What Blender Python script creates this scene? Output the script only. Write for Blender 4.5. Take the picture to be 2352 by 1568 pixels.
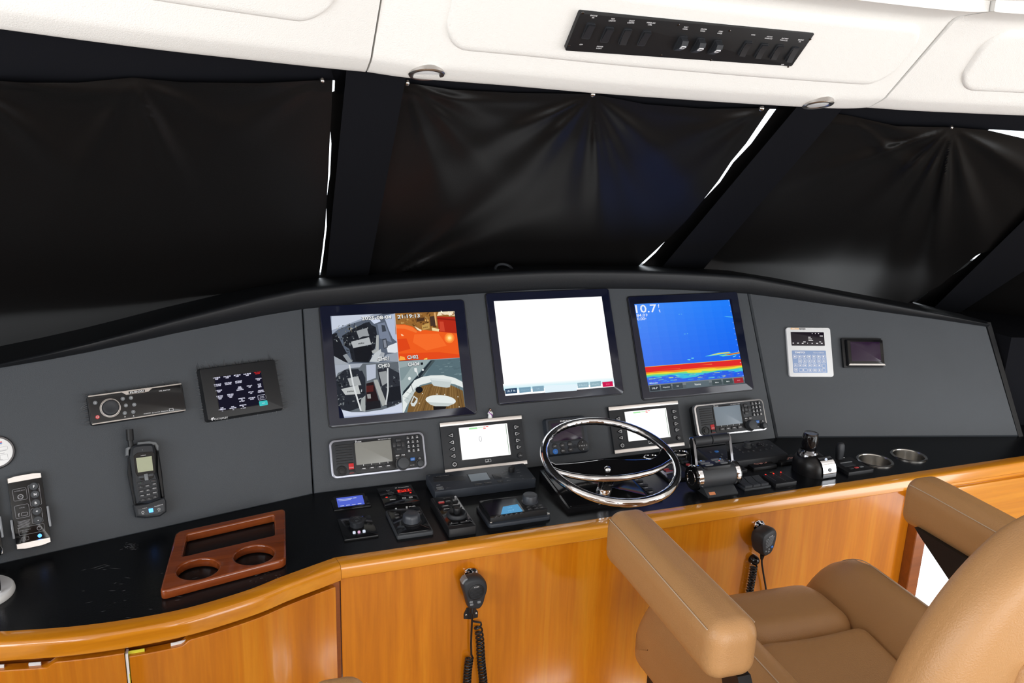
import bpy, math, random
from math import sin, cos, pi, radians, sqrt, atan2, hypot
from mathutils import Vector as V, Matrix
random.seed(7)
for o in list(bpy.data.objects): bpy.data.objects.remove(o)
SC = bpy.context.scene
COL = SC.collection

# ------------------------------------------------------------------ camera
YAW, PITCH, ROLL = radians(20.785), radians(14.8615), radians(-1.9887)
FPX, CAMZ = 1876.18, 0.910754
_f = V((sin(YAW)*cos(PITCH), cos(YAW)*cos(PITCH), -sin(PITCH)))
_r0 = V((cos(YAW), -sin(YAW), 0)); _d0 = _f.cross(_r0)
CR = cos(ROLL)*_r0 + sin(ROLL)*_d0
CD = -sin(ROLL)*_r0 + cos(ROLL)*_d0
CAM = V((0, 0, CAMZ))
cam = bpy.data.cameras.new('camera'); camo = bpy.data.objects.new('camera', cam); COL.objects.link(camo)
camo.matrix_world = Matrix(((CR.x, -CD.x, -_f.x, 0), (CR.y, -CD.y, -_f.y, 0), (CR.z, -CD.z, -_f.z, CAMZ), (0, 0, 0, 1)))
cam.sensor_width = 36; cam.lens = FPX/2352*36; cam.clip_start = 0.02
SC.camera = camo

# ------------------------------------------------------------------ daylight
w = bpy.data.worlds.new('sky'); SC.world = w; w.use_nodes = True
wn = w.node_tree.nodes; wl = w.node_tree.links
bg = wn['Background']; bg.inputs[0].default_value = (0.93, 0.97, 1.0, 1); bg.inputs[1].default_value = 2.4
def area(name, loc, look, sx, sy, power, col=(1, 1, 1)):
    l = bpy.data.lights.new(name, 'AREA'); l.shape = 'RECTANGLE'; l.size = sx; l.size_y = sy; l.energy = power; l.color = col
    o = bpy.data.objects.new(name, l); COL.objects.link(o); o.location = loc
    o.rotation_euler = (V(look)-V(loc)).to_track_quat('-Z', 'Y').to_euler(); return o
area('daylight_aft_doors', (0.9, -2.35, 0.35), (0.9, 1.5, 0.1), 3.6, 1.4, 50, (1, .97, .93))
area('daylight_port_window', (-1.33, 0.1, 0.55), (1.5, 1.5, 0.3), 1.7, 0.7, 25, (.9, .95, 1))
area('daylight_starboard_door', (3.12, -0.2, 0.15), (1.0, 1.4, -0.2), 1.2, 1.7, 24, (.95, .97, 1))
vs = SC.view_settings
vs.view_transform = 'Standard'; vs.look = 'None'; vs.gamma = 1; vs.exposure = 0.0; vs.use_curve_mapping = False

# ------------------------------------------------------------------ pixel -> point helpers
ZS = {'a': (1220, 940, 6.5333), 'b': (1480, 980, 6.5333), 'c': (1760, 970, 6.0308), 'd': (740, 1080, 6.5333), 'e': (950, 1060, 6.5333),
      'f': (0, 1380, 3.92), 'g': (1040, 1290, 5.64), 'h': (1680, 1180, 8.714), '1': (0, 780, 3.2667), '2': (700, 640, 3.2667), '3': (1100, 640, 3.2667),
      '4': (1640, 640, 3.2667), '5': (720, 980, 3.92), '6': (1200, 900, 3.92), '7': (1550, 960, 3.92), '8': (0, 1088, 3.2667),
      's': (1280, 0, 3.7935), 'm': (730, 690, 5.408), 'n': (1430, 660, 6.032), 'k': (0, 980, 3.5636), 'r': (1700, 580, 3.5628), 'p': (0, 0, 1.0)}
def ray(px, py): return ((px-1176)/FPX)*CR + ((py-784)/FPX)*CD + _f
def hit(px, py, p0, n):
    d = ray(px, py); t = (p0-CAM).dot(n)/d.dot(n); return CAM + t*d
def zpix(k, x, y):
    a, b, s = ZS[k]; return a+x/s, b+y/s
def onz(px, py, z=0.0): return hit(px, py, V((0, 0, z)), V((0, 0, 1)))
def ony(px, py, y): return hit(px, py, V((0, y, 0)), V((0, 1, 0)))
def lp(M, k, x, y, n=0.0):
    """point of a device face (frame M, n mm above its base) seen at a zoom pixel, in local mm"""
    Z = V(M.col[2][:3]); o = V(M.col[3][:3])+Z*(n*.001)
    p = hit(*zpix(k, x, y), o, Z)-V(M.col[3][:3])
    return p.dot(V(M.col[0][:3]))*1000, p.dot(V(M.col[1][:3]))*1000
def frame(o, x, n):
    x = V(x).normalized(); n = V(n).normalized(); y = n.cross(x).normalized(); x = y.cross(n); o = V(o)
    return Matrix(((x.x, y.x, n.x, o.x), (x.y, y.y, n.y, o.y), (x.z, y.z, n.z, o.z), (0, 0, 0, 1)))

# ------------------------------------------------------------------ materials
MATS = {}
def srgb(*c): return tuple(((v/255+.055)/1.055)**2.4 if v/255 > .04045 else v/255/12.92 for v in c)
def mat(name, col, rough=.5, metal=0, spec=.5, coat=0, emit=None, es=1.0, bump=0, bscale=200, var=0, vscale=3, trans=0, alpha=1, ior=1.45, detail=3):
    m = bpy.data.materials.new(name); m.use_nodes = True; MATS[name] = m
    nt = m.node_tree; N = nt.nodes; L = nt.links; p = N['Principled BSDF']
    p.inputs['Base Color'].default_value = (*col, 1); p.inputs['Roughness'].default_value = rough; p.inputs['Metallic'].default_value = metal
    p.inputs['Specular IOR Level'].default_value = spec; p.inputs['IOR'].default_value = ior
    if coat: p.inputs['Coat Weight'].default_value = coat; p.inputs['Coat Roughness'].default_value = .06
    if trans: p.inputs['Transmission Weight'].default_value = trans
    if alpha < 1: p.inputs['Alpha'].default_value = alpha
    if emit: p.inputs['Emission Color'].default_value = (*emit, 1); p.inputs['Emission Strength'].default_value = es
    tc = N.new('ShaderNodeTexCoord')
    if bump:
        n = N.new('ShaderNodeTexNoise'); n.inputs['Scale'].default_value = bscale; n.inputs['Detail'].default_value = detail
        L.new(tc.outputs['Object'], n.inputs['Vector']); b = N.new('ShaderNodeBump'); b.inputs['Strength'].default_value = bump; b.inputs['Distance'].default_value = .002
        L.new(n.outputs['Fac'], b.inputs['Height']); L.new(b.outputs['Normal'], p.inputs['Normal'])
    n2 = N.new('ShaderNodeTexNoise'); n2.inputs['Scale'].default_value = vscale; n2.inputs['Detail'].default_value = 5
    L.new(tc.outputs['Object'], n2.inputs['Vector'])
    if var:
        mx = N.new('ShaderNodeMix'); mx.data_type = 'RGBA'
        mx.inputs[6].default_value = (*[c*(1-var) for c in col], 1); mx.inputs[7].default_value = (*[min(1, c*(1+var)) for c in col], 1)
        L.new(n2.outputs['Fac'], mx.inputs[0]); L.new(mx.outputs[2], p.inputs['Base Color'])
    else:
        r = N.new('ShaderNodeMapRange'); r.inputs[3].default_value = max(.02, rough*.85); r.inputs[4].default_value = min(1, rough*1.15)
        L.new(n2.outputs['Fac'], r.inputs[0]); L.new(r.outputs[0], p.inputs['Roughness'])
    return m
def wood(name, c1, c2, c3, axis='z', rough=.18, scale=1.0, coat=.7):
    m = bpy.data.materials.new(name); m.use_nodes = True; MATS[name] = m
    nt = m.node_tree; N = nt.nodes; L = nt.links; p = N['Principled BSDF']
    tc = N.new('ShaderNodeTexCoord'); mp = N.new('ShaderNodeMapping'); L.new(tc.outputs['Object'], mp.inputs['Vector'])
    s = {'x': (1.2, 22, 22), 'y': (22, 1.2, 22), 'z': (22, 22, 1.2)}[axis]
    mp.inputs['Scale'].default_value = [k*scale for k in s]
    n1 = N.new('ShaderNodeTexNoise'); n1.inputs['Scale'].default_value = 1.0; n1.inputs['Detail'].default_value = 8; n1.inputs['Roughness'].default_value = .62; n1.inputs['Distortion'].default_value = .9
    L.new(mp.outputs[0], n1.inputs['Vector'])
    mp2 = N.new('ShaderNodeMapping'); mp2.inputs['Scale'].default_value = [k*scale*.28 for k in s]; L.new(tc.outputs['Object'], mp2.inputs['Vector'])
    n2 = N.new('ShaderNodeTexNoise'); n2.inputs['Scale'].default_value = 1.0; n2.inputs['Detail'].default_value = 3; L.new(mp2.outputs[0], n2.inputs['Vector'])
    mp3 = N.new('ShaderNodeMapping'); mp3.inputs['Scale'].default_value = [k*scale*7 for k in s]; L.new(tc.outputs['Object'], mp3.inputs['Vector'])
    n3 = N.new('ShaderNodeTexNoise'); n3.inputs['Scale'].default_value = 1.0; n3.inputs['Detail'].default_value = 2; L.new(mp3.outputs[0], n3.inputs['Vector'])
    cr = N.new('ShaderNodeValToRGB'); e = cr.color_ramp.elements; e[0].position = .32; e[0].color = (*c1, 1); e[1].position = .7; e[1].color = (*c3, 1)
    k = cr.color_ramp.elements.new(.5); k.color = (*c2, 1)
    ad = N.new('ShaderNodeMix'); ad.inputs[0].default_value = .45; L.new(n1.outputs['Fac'], ad.inputs[2]); L.new(n2.outputs['Fac'], ad.inputs[3])
    L.new(ad.outputs[0], cr.inputs[0])
    mu = N.new('ShaderNodeMix'); mu.data_type = 'RGBA'; mu.blend_type = 'MULTIPLY'; mu.inputs[0].default_value = .22
    L.new(cr.outputs[0], mu.inputs[6]); L.new(n3.outputs['Fac'], mu.inputs[7]); L.new(mu.outputs[2], p.inputs['Base Color'])
    p.inputs['Roughness'].default_value = rough; p.inputs['Coat Weight'].default_value = coat; p.inputs['Coat Roughness'].default_value = .08; p.inputs['Specular IOR Level'].default_value = .5
    return m
def glow(name, col, s=1.0, rough=.15):
    return mat(name, (0.0, 0.0, 0.0), rough, spec=.12, emit=col, es=s)
def screen_mat(name, es=1.0):
    m = mat(name, (0, 0, 0), .2, spec=.06); p = m.node_tree.nodes['Principled BSDF']
    a = m.node_tree.nodes.new('ShaderNodeVertexColor'); a.layer_name = 'Col'
    m.node_tree.links.new(a.outputs[0], p.inputs['Emission Color']); p.inputs['Emission Strength'].default_value = es
    return m
mat('vinyl', (.039, .045, .053), .5, spec=.55, bump=.25, bscale=900, var=.12, vscale=6)
mat('vinyl_lip', (.0085, .0095, .0115), .45, spec=.35, bump=.2, bscale=700)
mat('vinyl_wrinkle', (.045, .05, .057), .3, spec=.9)
mat('cover', (.0058, .0054, .0054), .40, spec=.19, bump=.1, bscale=500, var=.12, vscale=3)
mat('mullion', (.0075, .0078, .010), .9, spec=.06, bump=.1, bscale=900)
mat('black_laminate', (.0042, .0046, .0055), .27, spec=.3, bump=.13, bscale=260, var=.2)
mat('blk', (.011, .0115, .013), .42, spec=.4)
mat('blk_soft', (.022, .024, .028), .5, spec=.4)
mat('blk_gloss', (.006, .006, .007), .09, spec=.5)
mat('glass_bezel', (.006, .008, .022), .1, spec=.55)  # black glass; the bluish window reflection is put into the base colour
mat('dgrey', (.04, .044, .05), .5)
mat('slate', (.028, .034, .045), .48)
mat('mgrey', (.16, .17, .18), .45)
mat('key', (.018, .019, .022), .38)
mat('silver', (.62, .6, .58), .28, metal=1)
mat('alu', (.85, .82, .8), .34, metal=1)
mat('chrome', (.86, .87, .9), .05, metal=1)
mat('chrome_dark', (.16, .16, .17), .13, metal=1)
mat('steel', (.62, .6, .57), .22, metal=1)
mat('radio_rim', (.34, .35, .4), .3, metal=.7)
mat('radio_rim_bright', (.72, .72, .74), .24, metal=.9)
mat('white', (.8, .8, .8), .4)
mat('offwhite', (.72, .73, .74), .45)
mat('print', (.78, .78, .8), .5)
mat('print_dim', (.3, .3, .32), .5)
mat('print_dark', (.03, .03, .035), .5)
mat('print_red', (.7, .04, .04), .5)
mat('print_pink', (.62, .3, .27), .5)
mat('print_amber', (.75, .38, .06), .5)
mat('redplastic', (.55, .01, .015), .25, coat=.4)
mat('redkey', (.5, .05, .05), .4)
mat('bluekey', (.03, .17, .55), .35)
mat('bluepanel', (.26, .36, .58), .5)
mat('lcd', (.22, .22, .2), .25)
mat('lcd_grey', (.2, .25, .3), .3)
mat('lcd_green', (.36, .38, .26), .3)
mat('darkscreen', (.008, .005, .012), .12)
mat('purplescreen', (.018, .006, .026), .12)
mat('purple', (.25, .03, .35), .5)
mat('hair', (.03, .015, .01), .6)
mat('skin', (.6, .35, .25), .5)
mat('bluecan', (.008, .018, .2), .12, coat=.5)
mat('yellow', (.72, .68, .05), .5)
mat('orange', (.75, .28, .12), .5)
mat('leather', srgb(178, 134, 88), .36, spec=.5, bump=.35, bscale=420, var=.06, vscale=2)
mat('stitch', (.55, .42, .3), .7)
mat('cream', (.79, .775, .745), .65, spec=.25, bump=.3, bscale=420, detail=1)
mat('headliner', (.8, .78, .75), .7, spec=.2)
mat('rubber', (.008, .008, .009), .34)
mat('cap_rubber', (.04, .045, .055), .4, spec=.6)
mat('floor', (.2, .12, .06), .5, var=.2)
mat('wallpanel', (.6, .57, .52), .6)
mat('clearplastic', (.2, .21, .23), .15, coat=.5)
mat('pane', (.9, .95, 1), .02, trans=1, ior=1.02, spec=.2)
wood('wood_v', srgb(170, 92, 10), srgb(204, 120, 16), srgb(222, 146, 36), 'z')
wood('wood_x', srgb(176, 102, 14), srgb(212, 134, 26), srgb(228, 156, 46), 'x', scale=.8)
wood('wood_dark', srgb(120, 60, 18), srgb(150, 78, 22), srgb(160, 88, 30), 'x', rough=.3)
wood('mahogany', srgb(98, 42, 14), srgb(134, 62, 24), srgb(154, 80, 34), 'x', rough=.16, scale=1.4)
glow('led_red', (1, .03, .02), 2.2); glow('led_blue', (.08, .3, 1), 3.0); glow('led_green', (.02, .8, .25), 1.6)
glow('led_white', (.75, .82, .95), .9); glow('led_pink', (.9, .5, .75), .8); glow('seg_red', (1, .045, .01), 1.6)
glow('scr_white', (1, 1, 1), 1.15); glow('scr_blue', srgb(82, 100, 205), 1.0); glow('scr_navy', srgb(12, 12, 32), 1.0); glow('scr_text', srgb(225, 225, 245), 1.0)
glow('scr_red', srgb(235, 40, 30), 1.0); glow('scr_teal', srgb(60, 190, 190), 1.0); glow('scr_cyan', srgb(70, 150, 200), .9); glow('scr_cyan2', srgb(130, 195, 230), .9)
screen_mat('picture', 1.0)

# ------------------------------------------------------------------ mesh builder
class K:
    def __init__(s, sc=.001, M=None): s.v = []; s.f = []; s.sc = sc; s.M = M; s.c = None
    def add(s, vs, fs, M=None, col=None):
        o = len(s.v)
        M = M if M is not None else s.M
        for p in vs:
            p = V(p)
            if M is not None: p = M @ p
            s.v.append(p*s.sc)
        s.f += [tuple(o+i for i in f) for f in fs]
        if col is not None:
            if s.c is None: s.c = []
            s.c += [col]*len(fs)
        return s
    def loops(s, L, cap0=True, cap1=True, M=None):
        n = len(L[0]); vs = [p for l in L for p in l]; fs = []
        for i in range(len(L)-1):
            for j in range(n): a = i*n+j; b = i*n+(j+1) % n; fs.append((a, b, b+n, a+n))
        if cap0: fs.append(tuple(reversed(range(n))))
        if cap1: fs.append(tuple(range((len(L)-1)*n, len(L)*n)))
        return s.add(vs, fs, M)
    @staticmethod
    def rr(cx, cy, w, h, r, n=4):
        r = max(1e-6, min(r, w/2-1e-6, h/2-1e-6)); out = []
        for k, (sx, sy) in enumerate(((1, 1), (-1, 1), (-1, -1), (1, -1))):
            for i in range(n+1):
                a = (k+i/n)*pi/2; out.append((cx+sx*(w/2-r)+r*cos(a), cy+sy*(h/2-r)+r*sin(a)))
        return out
    def rbox(s, cx, cy, z0, z1, w, h, r=2., b=.6, n=4, taper=0., M=None):
        L = [[(x, y, z0) for x, y in s.rr(cx, cy, w+2*taper, h+2*taper, r+taper, n)]]
        if b > 0:
            L.append([(x, y, z1-b) for x, y in s.rr(cx, cy, w, h, r, n)])
            L.append([(x, y, z1-.3*b) for x, y in s.rr(cx, cy, w-.6*b, h-.6*b, max(r-.3*b, .01), n)])
            L.append([(x, y, z1) for x, y in s.rr(cx, cy, w-2*b, h-2*b, max(r-b, .01), n)])
        else: L.append([(x, y, z1) for x, y in s.rr(cx, cy, w, h, r, n)])
        return s.loops(L, M=M)
    def frame_(s, cx, cy, z0, z1, w, h, t, r=2., n=4, M=None):
        o = s.rr(cx, cy, w, h, r, n); i = s.rr(cx, cy, w-2*t, h-2*t, max(r-t, .3), n)
        L = [[(x, y, z0) for x, y in o], [(x, y, z1) for x, y in o], [(x, y, z1) for x, y in i], [(x, y, z0) for x, y in i]]
        return s.loops(L+[L[0]], False, False, M=M)
    def cyl(s, cx, cy, z0, z1, r, n=24, b=.5, r1=None, M=None):
        r1 = r if r1 is None else r1
        return s.lathe([(r, z0), (r1, z1-b), (r1-.3*b, z1-.3*b), (r1-b, z1)], cx, cy, n, M=M)
    def lathe(s, prof, cx=0, cy=0, n=24, M=None, cap0=True, cap1=True):
        L = [[(cx+r*cos(2*pi*i/n), cy+r*sin(2*pi*i/n), z) for i in range(n)] for r, z in prof]
        return s.loops(L, cap0, cap1, M=M)
    def prism(s, poly, z0, z1, b=0., M=None):
        a = sum(poly[i][0]*poly[(i+1) % len(poly)][1]-poly[(i+1) % len(poly)][0]*poly[i][1] for i in range(len(poly)))
        if a < 0: poly = poly[::-1]
        L = [[(x, y, z0) for x, y in poly]]
        if b > 0:
            n = len(poly); ins = []
            for i in range(n):
                p0, p1, p2 = V(poly[i-1]), V(poly[i]), V(poly[(i+1) % n])
                e1 = (p1-p0).normalized(); e2 = (p2-p1).normalized(); nn = V((-e1.y-e2.y, e1.x+e2.x))
                l = nn.length or 1; nn = nn/l; k = b/max(.35, nn.dot(V((-e1.y, e1.x)))); ins.append((p1.x+nn.x*k, p1.y+nn.y*k))
            L.append([(x, y, z1-b) for x, y in poly]); L.append([(x, y, z1) for x, y in ins])
        else: L.append([(x, y, z1) for x, y in poly])
        return s.loops(L, M=M)
    def box(s, x0, x1, y0, y1, z0, z1, b=.4, M=None):
        return s.rbox((x0+x1)/2, (y0+y1)/2, min(z0, z1), max(z0, z1), abs(x1-x0), abs(y1-y0), b, b, 1, M=M)
    def tube(s, pts, r, n=8, closed=False, M=None, cap=True):
        pts = [V(p) for p in pts]; m = len(pts); L = []; up = None
        for i in range(m):
            if closed: t = (pts[(i+1) % m]-pts[i-1]).normalized()
            else: t = (pts[min(i+1, m-1)]-pts[max(i-1, 0)]).normalized()
            if up is None: up = t.orthogonal().normalized()
            up = (up-t*up.dot(t)).normalized(); bi = t.cross(up); rr = r(i/(m-1 or 1)) if callable(r) else r
            L.append([pts[i]+up*(rr*cos(2*pi*k/n))+bi*(rr*sin(2*pi*k/n)) for k in range(n)])
        if closed:
            L.append(L[0]); return s.loops(L, False, False, M=M)
        return s.loops(L, cap, cap, M=M)
    def torus(s, R, r, n=64, k=10, c=(0, 0, 0), M=None, sy=1.):
        return s.tube([(c[0]+R*cos(2*pi*i/n), c[1]+sy*R*sin(2*pi*i/n), c[2]) for i in range(n)], r, k, True, M=M)
    def grid(s, fn, nu, nv, M=None):
        vs = [fn(i/nu, j/nv) for j in range(nv+1) for i in range(nu+1)]
        fs = [(j*(nu+1)+i, j*(nu+1)+i+1, (j+1)*(nu+1)+i+1, (j+1)*(nu+1)+i) for j in range(nv) for i in range(nu)]
        return s.add(vs, fs, M)
    def soft(s, hx, hy, hz, r, k=4, mid=6, fn=None, M=None, c=(0, 0, 0)):
        def ax(h):
            i = h-r; return [-h+r*(1-cos(a*pi/2/k)) if 0 else -i-r*cos(a*pi/2/k) for a in range(k)] + [-i+2*i*t/mid for t in range(mid+1)] + [i+r*sin((a+1)*pi/2/k) for a in range(k)]
        A = [ax(hx), ax(hy), ax(hz)]; n = [len(a) for a in A]; idx = {}; vs = []; fs = []
        H = (hx, hy, hz)
        def g(i, j, l):
            key = (i, j, l)
            if key not in idx:
                p = V((A[0][i], A[1][j], A[2][l])); q = V([max(-(H[t]-r), min(H[t]-r, p[t])) for t in range(3)]); d = p-q
                if d.length > 1e-9: d = d.normalized()*r
                p = q+d
                if fn: p = V(fn(p))
                idx[key] = len(vs); vs.append(p+V(c))
            return idx[key]
        for a in range(3):
            b, cc = (a+1) % 3, (a+2) % 3
            for e in (0, n[a]-1):
                for i in range(n[b]-1):
                    for j in range(n[cc]-1):
                        q = []
                        for di, dj in ((0, 0), (1, 0), (1, 1), (0, 1)):
                            t = [0, 0, 0]; t[a] = e; t[b] = i+di; t[cc] = j+dj; q.append(g(*t))
                        fs.append(tuple(q if e else q[::-1]))
        return s.add(vs, fs, M)
    def flat(s, pts, z=0., col=None, M=None):
        a = sum(pts[i][0]*pts[(i+1) % len(pts)][1]-pts[(i+1) % len(pts)][0]*pts[i][1] for i in range(len(pts)))
        if a < 0: pts = pts[::-1]
        return s.add([(x, y, z) for x, y in pts], [tuple(range(len(pts)))], M, col)
    def disc(s, cx, cy, z, rx, ry=None, n=20, col=None):
        ry = rx if ry is None else ry
        return s.flat([(cx+rx*cos(2*pi*i/n), cy+ry*sin(2*pi*i/n)) for i in range(n)], z, col)
    def text(s, t, x, y, z, size, w=None, al='C', sh=0., bold=0., rot=0., col=None, M=None):
        """flat lettering; size = cap height, w = forced total width"""
        vs, fs, x0, x1 = glyphs(t, bold)
        k = size/.70; kx = k if w is None else w/max(1e-6, x1-x0)
        ox = {'C': -(x0+x1)/2*kx, 'L': -x0*kx, 'R': -x1*kx}[al]; ca, sa = cos(rot), sin(rot); out = []
        for a, b in vs:
            u = ox+a*kx+sh*(b-.35)*k; q = (b-.35)*k; out.append((x+u*ca-q*sa, y+u*sa+q*ca, z))
        return s.add(out, fs, M, None if col is None else None) if col is None else s._tc(out, fs, M, col)
    def _tc(s, out, fs, M, col):
        return s.add(out, fs, M, col)
_G = {}
def glyphs(t, bold=0.):
    key = (t, bold)
    if key not in _G:
        c = bpy.data.curves.new('t', 'FONT'); c.body = t; c.size = 1; c.resolution_u = 2; c.offset = bold; c.align_x = 'LEFT'
        o = bpy.data.objects.new('t', c); me = o.to_mesh()
        vs = [(p.co.x, p.co.y) for p in me.vertices]; fs = [tuple(p.vertices) for p in me.polygons]
        o.to_mesh_clear(); bpy.data.objects.remove(o); bpy.data.curves.remove(c)
        xs = [a for a, b in vs] or [0]
        _G[key] = (vs, fs, min(xs), max(xs))
    return _G[key]
def mesh(name, b, m, ang=38):
    me = bpy.data.meshes.new(name); me.from_pydata([tuple(p) for p in b.v], [], b.f); 
    me.polygons.foreach_set('use_smooth', [True]*len(me.polygons)); me.update()
    me.set_sharp_from_angle(angle=radians(ang))
    if b.c:
        a = me.color_attributes.new('Col', 'FLOAT_COLOR', 'CORNER'); d = []
        for p, c in zip(me.polygons, b.c): d += [c[0], c[1], c[2], 1.0]*p.loop_total
        a.data.foreach_set('color', d)
    me.materials.append(MATS[m]); return me
def tag(o, label=None, cat=None, group=None, kind=None):
    if label: o['label'] = label
    if cat: o['category'] = cat
    if group: o['group'] = group
    if kind: o['kind'] = kind
    return o
def thing(name, label, cat, M=None, group=None, kind=None):
    o = bpy.data.objects.new(name, None); COL.objects.link(o); o.empty_display_size = .03
    if M is not None: o.matrix_world = M
    return tag(o, label, cat, group, kind)
def part(name, b, m, parent=None, label=None, kind=None, ang=38):
    o = bpy.data.objects.new(name, mesh(name, b, m, ang)); COL.objects.link(o)
    if parent is not None: o.parent = parent
    return tag(o, label, kind=kind)
def solo(name, b, m, label, cat, M=None, group=None, kind=None, ang=38):
    o = bpy.data.objects.new(name, mesh(name, b, m, ang)); COL.objects.link(o)
    if M is not None: o.matrix_world = M
    return tag(o, label, cat, group, kind)
def twin(src, parent=None, M=None):
    c = src.copy(); COL.objects.link(c); c.parent = parent
    if M is not None: c.matrix_world = M
    for ch in [q for q in bpy.data.objects if q.parent == src]: twin(ch, c)
    return c
def bez(pts, n=8):
    """Catmull-Rom through points"""
    P = [V(p) for p in pts]; out = []
    for i in range(len(P)-1):
        p0, p1, p2, p3 = P[max(i-1, 0)], P[i], P[i+1], P[min(i+2, len(P)-1)]
        for k in range(n):
            t = k/n; out.append(.5*((2*p1)+(p2-p0)*t+(2*p0-5*p1+4*p2-p3)*t*t+(3*p1-p0-3*p2+p3)*t**3))
    out.append(P[-1]); return out

def rounded(poly, r, n=5):
    out = []
    for i in range(len(poly)):
        p0, p1, p2 = V(poly[i-1]).to_2d(), V(poly[i]).to_2d(), V(poly[(i+1) % len(poly)]).to_2d()
        a = p1+(p0-p1).normalized()*r; c = p1+(p2-p1).normalized()*r
        for k in range(n+1): t = k/n; out.append(tuple(a*(1-t)**2+p1*(2*t*(1-t))+c*t*t))
    return out
def circle(cx, cy, r, n=40): return [(cx+r*cos(2*pi*i/n), cy+r*sin(2*pi*i/n)) for i in range(n)]
def plate(outer, holes, z0, z1, bevel=0.0):
    """flat board with holes"""
    c = bpy.data.curves.new('p', 'CURVE'); c.dimensions = '2D'; c.fill_mode = 'BOTH'; c.extrude = (z1-z0)/2-bevel; c.bevel_depth = bevel; c.bevel_resolution = 2; c.offset = -bevel
    for L in [outer]+holes:
        s = c.splines.new('POLY'); s.points.add(len(L)-1); s.use_cyclic_u = True
        for p, (x, y) in zip(s.points, L): p.co = (x, y, 0, 1)
    o = bpy.data.objects.new('p', c); me = o.to_mesh(); b = K(1)
    b.v = [v.co+V((0, 0, (z0+z1)/2)) for v in me.vertices]; b.f = [tuple(p.vertices) for p in me.polygons]
    o.to_mesh_clear(); bpy.data.objects.remove(o); bpy.data.curves.remove(c)
    return b
# ================================================================== STRUCTURE
FLZ = -0.95
TH, YD = .456543, 1.92705
def cenp(u, v, n=0): return V((u, YD+v*sin(TH)-n*cos(TH), v*cos(TH)+n*sin(TH)))
def CEN(u, v): return frame(cenp(u, v), (1, 0, 0), (0, -cos(TH), sin(TH)))
def face_n(p, q, r):
    n = (q-p).cross(r-p).normalized(); return n if n.dot(CAM-p) > 0 else -n
s0, s1, Lb = cenp(.2136, 0), cenp(.2238, .4908), onz(24, 1290)
NL = face_n(Lb, s0, s1); XL = (s0-Lb).normalized(); YL = NL.cross(XL)
def LW(x, y): return frame(s0+XL*x+YL*y, XL, NL)
r0, r1, Rb = cenp(1.617, 0), cenp(1.607, .4773), onz(2340, 1003)
NR = face_n(Rb, r0, r1); XR = (Rb-r0).normalized(); YR = NR.cross(XR)
def RW(x, y): return frame(r0+XR*x+YR*y, XR, NR)
def CT(x, y, z=0, rz=0): return Matrix.Translation((x, y, z)) @ Matrix.Rotation(rz, 4, 'Z')
def lw2(p): d = p-s0; return d.dot(XL)*1000, d.dot(YL)*1000
def rw2(p): d = p-r0; return d.dot(XR)*1000, d.dot(YR)*1000
NR_H = V((NR.x, NR.y, 0)).normalized(); NL_H = V((NL.x, NL.y, 0)).normalized()

# ---- room shell
b = K(1); b.box(-1.4, 3.3, -2.5, 1.62, FLZ-.06, FLZ, .002)
tag(part('floor', b, 'floor'), 'brown wooden cabin floor under the helm chairs', 'floor', kind='structure')
b = K(1); b.box(-1.45, 3.35, -2.5, 1.40, 1.172, 1.26, .01); b.box(-1.45, 3.35, 1.38, 2.9, 1.24, 1.30, .01)  # forward slab is unseen roof added to block light over the windshield
ceil = tag(part('ceiling', b, 'headliner'), 'pale flat headliner above the helm', 'ceiling', kind='structure')
b = K(1)
b.box(-1.42, -1.36, -2.5, 2.4, FLZ, .15, .004); b.box(-1.42, -1.36, -2.5, 2.4, .95, 1.2, .004); b.box(-1.42, -1.36, -2.5, -.85, .15, .95, .004); b.box(-1.42, -1.36, 1.0, 2.4, .15, .95, .004)
tag(part('wall_left', b, 'wallpanel'), 'port side cabin wall with a long window opening', 'wall', kind='structure')
b = K(1)
b.box(3.15, 3.21, -2.5, -.9, FLZ, 1.2, .004); b.box(3.15, 3.21, .5, 2.4, FLZ, 1.2, .004); b.box(3.15, 3.21, -.9, .5, 1.0, 1.2, .004)
tag(part('wall_right', b, 'wallpanel'), 'starboard cabin wall with an open doorway', 'wall', kind='structure')

b = K(1)
b.box(-1.42, 2.25, 2.46, 2.52, FLZ, .46, .004); b.box(2.25, 3.21, 2.46, 2.52, -.05, .46, .004)
tag(part('front_light_block', b, 'blk_soft'), 'added unseen dark bulkhead blocking outside light below the windshield', 'wall', kind='structure')  # unseen wall added to stop outside light leaking in behind the dash
b = K(1); e_ = Rb+V((.02, .05, 0)); b.loops([[V((x, y, z)) for x, y in ((2.42, 1.83), (3.15, 1.62), (3.15, 2.46), (2.42, 2.46))] for z in (-.02, .30)])
tag(part('wall_side', b, 'mullion'), 'low dark vinyl bulkhead beyond the right end of the dashboard', 'wall', kind='structure')
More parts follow.
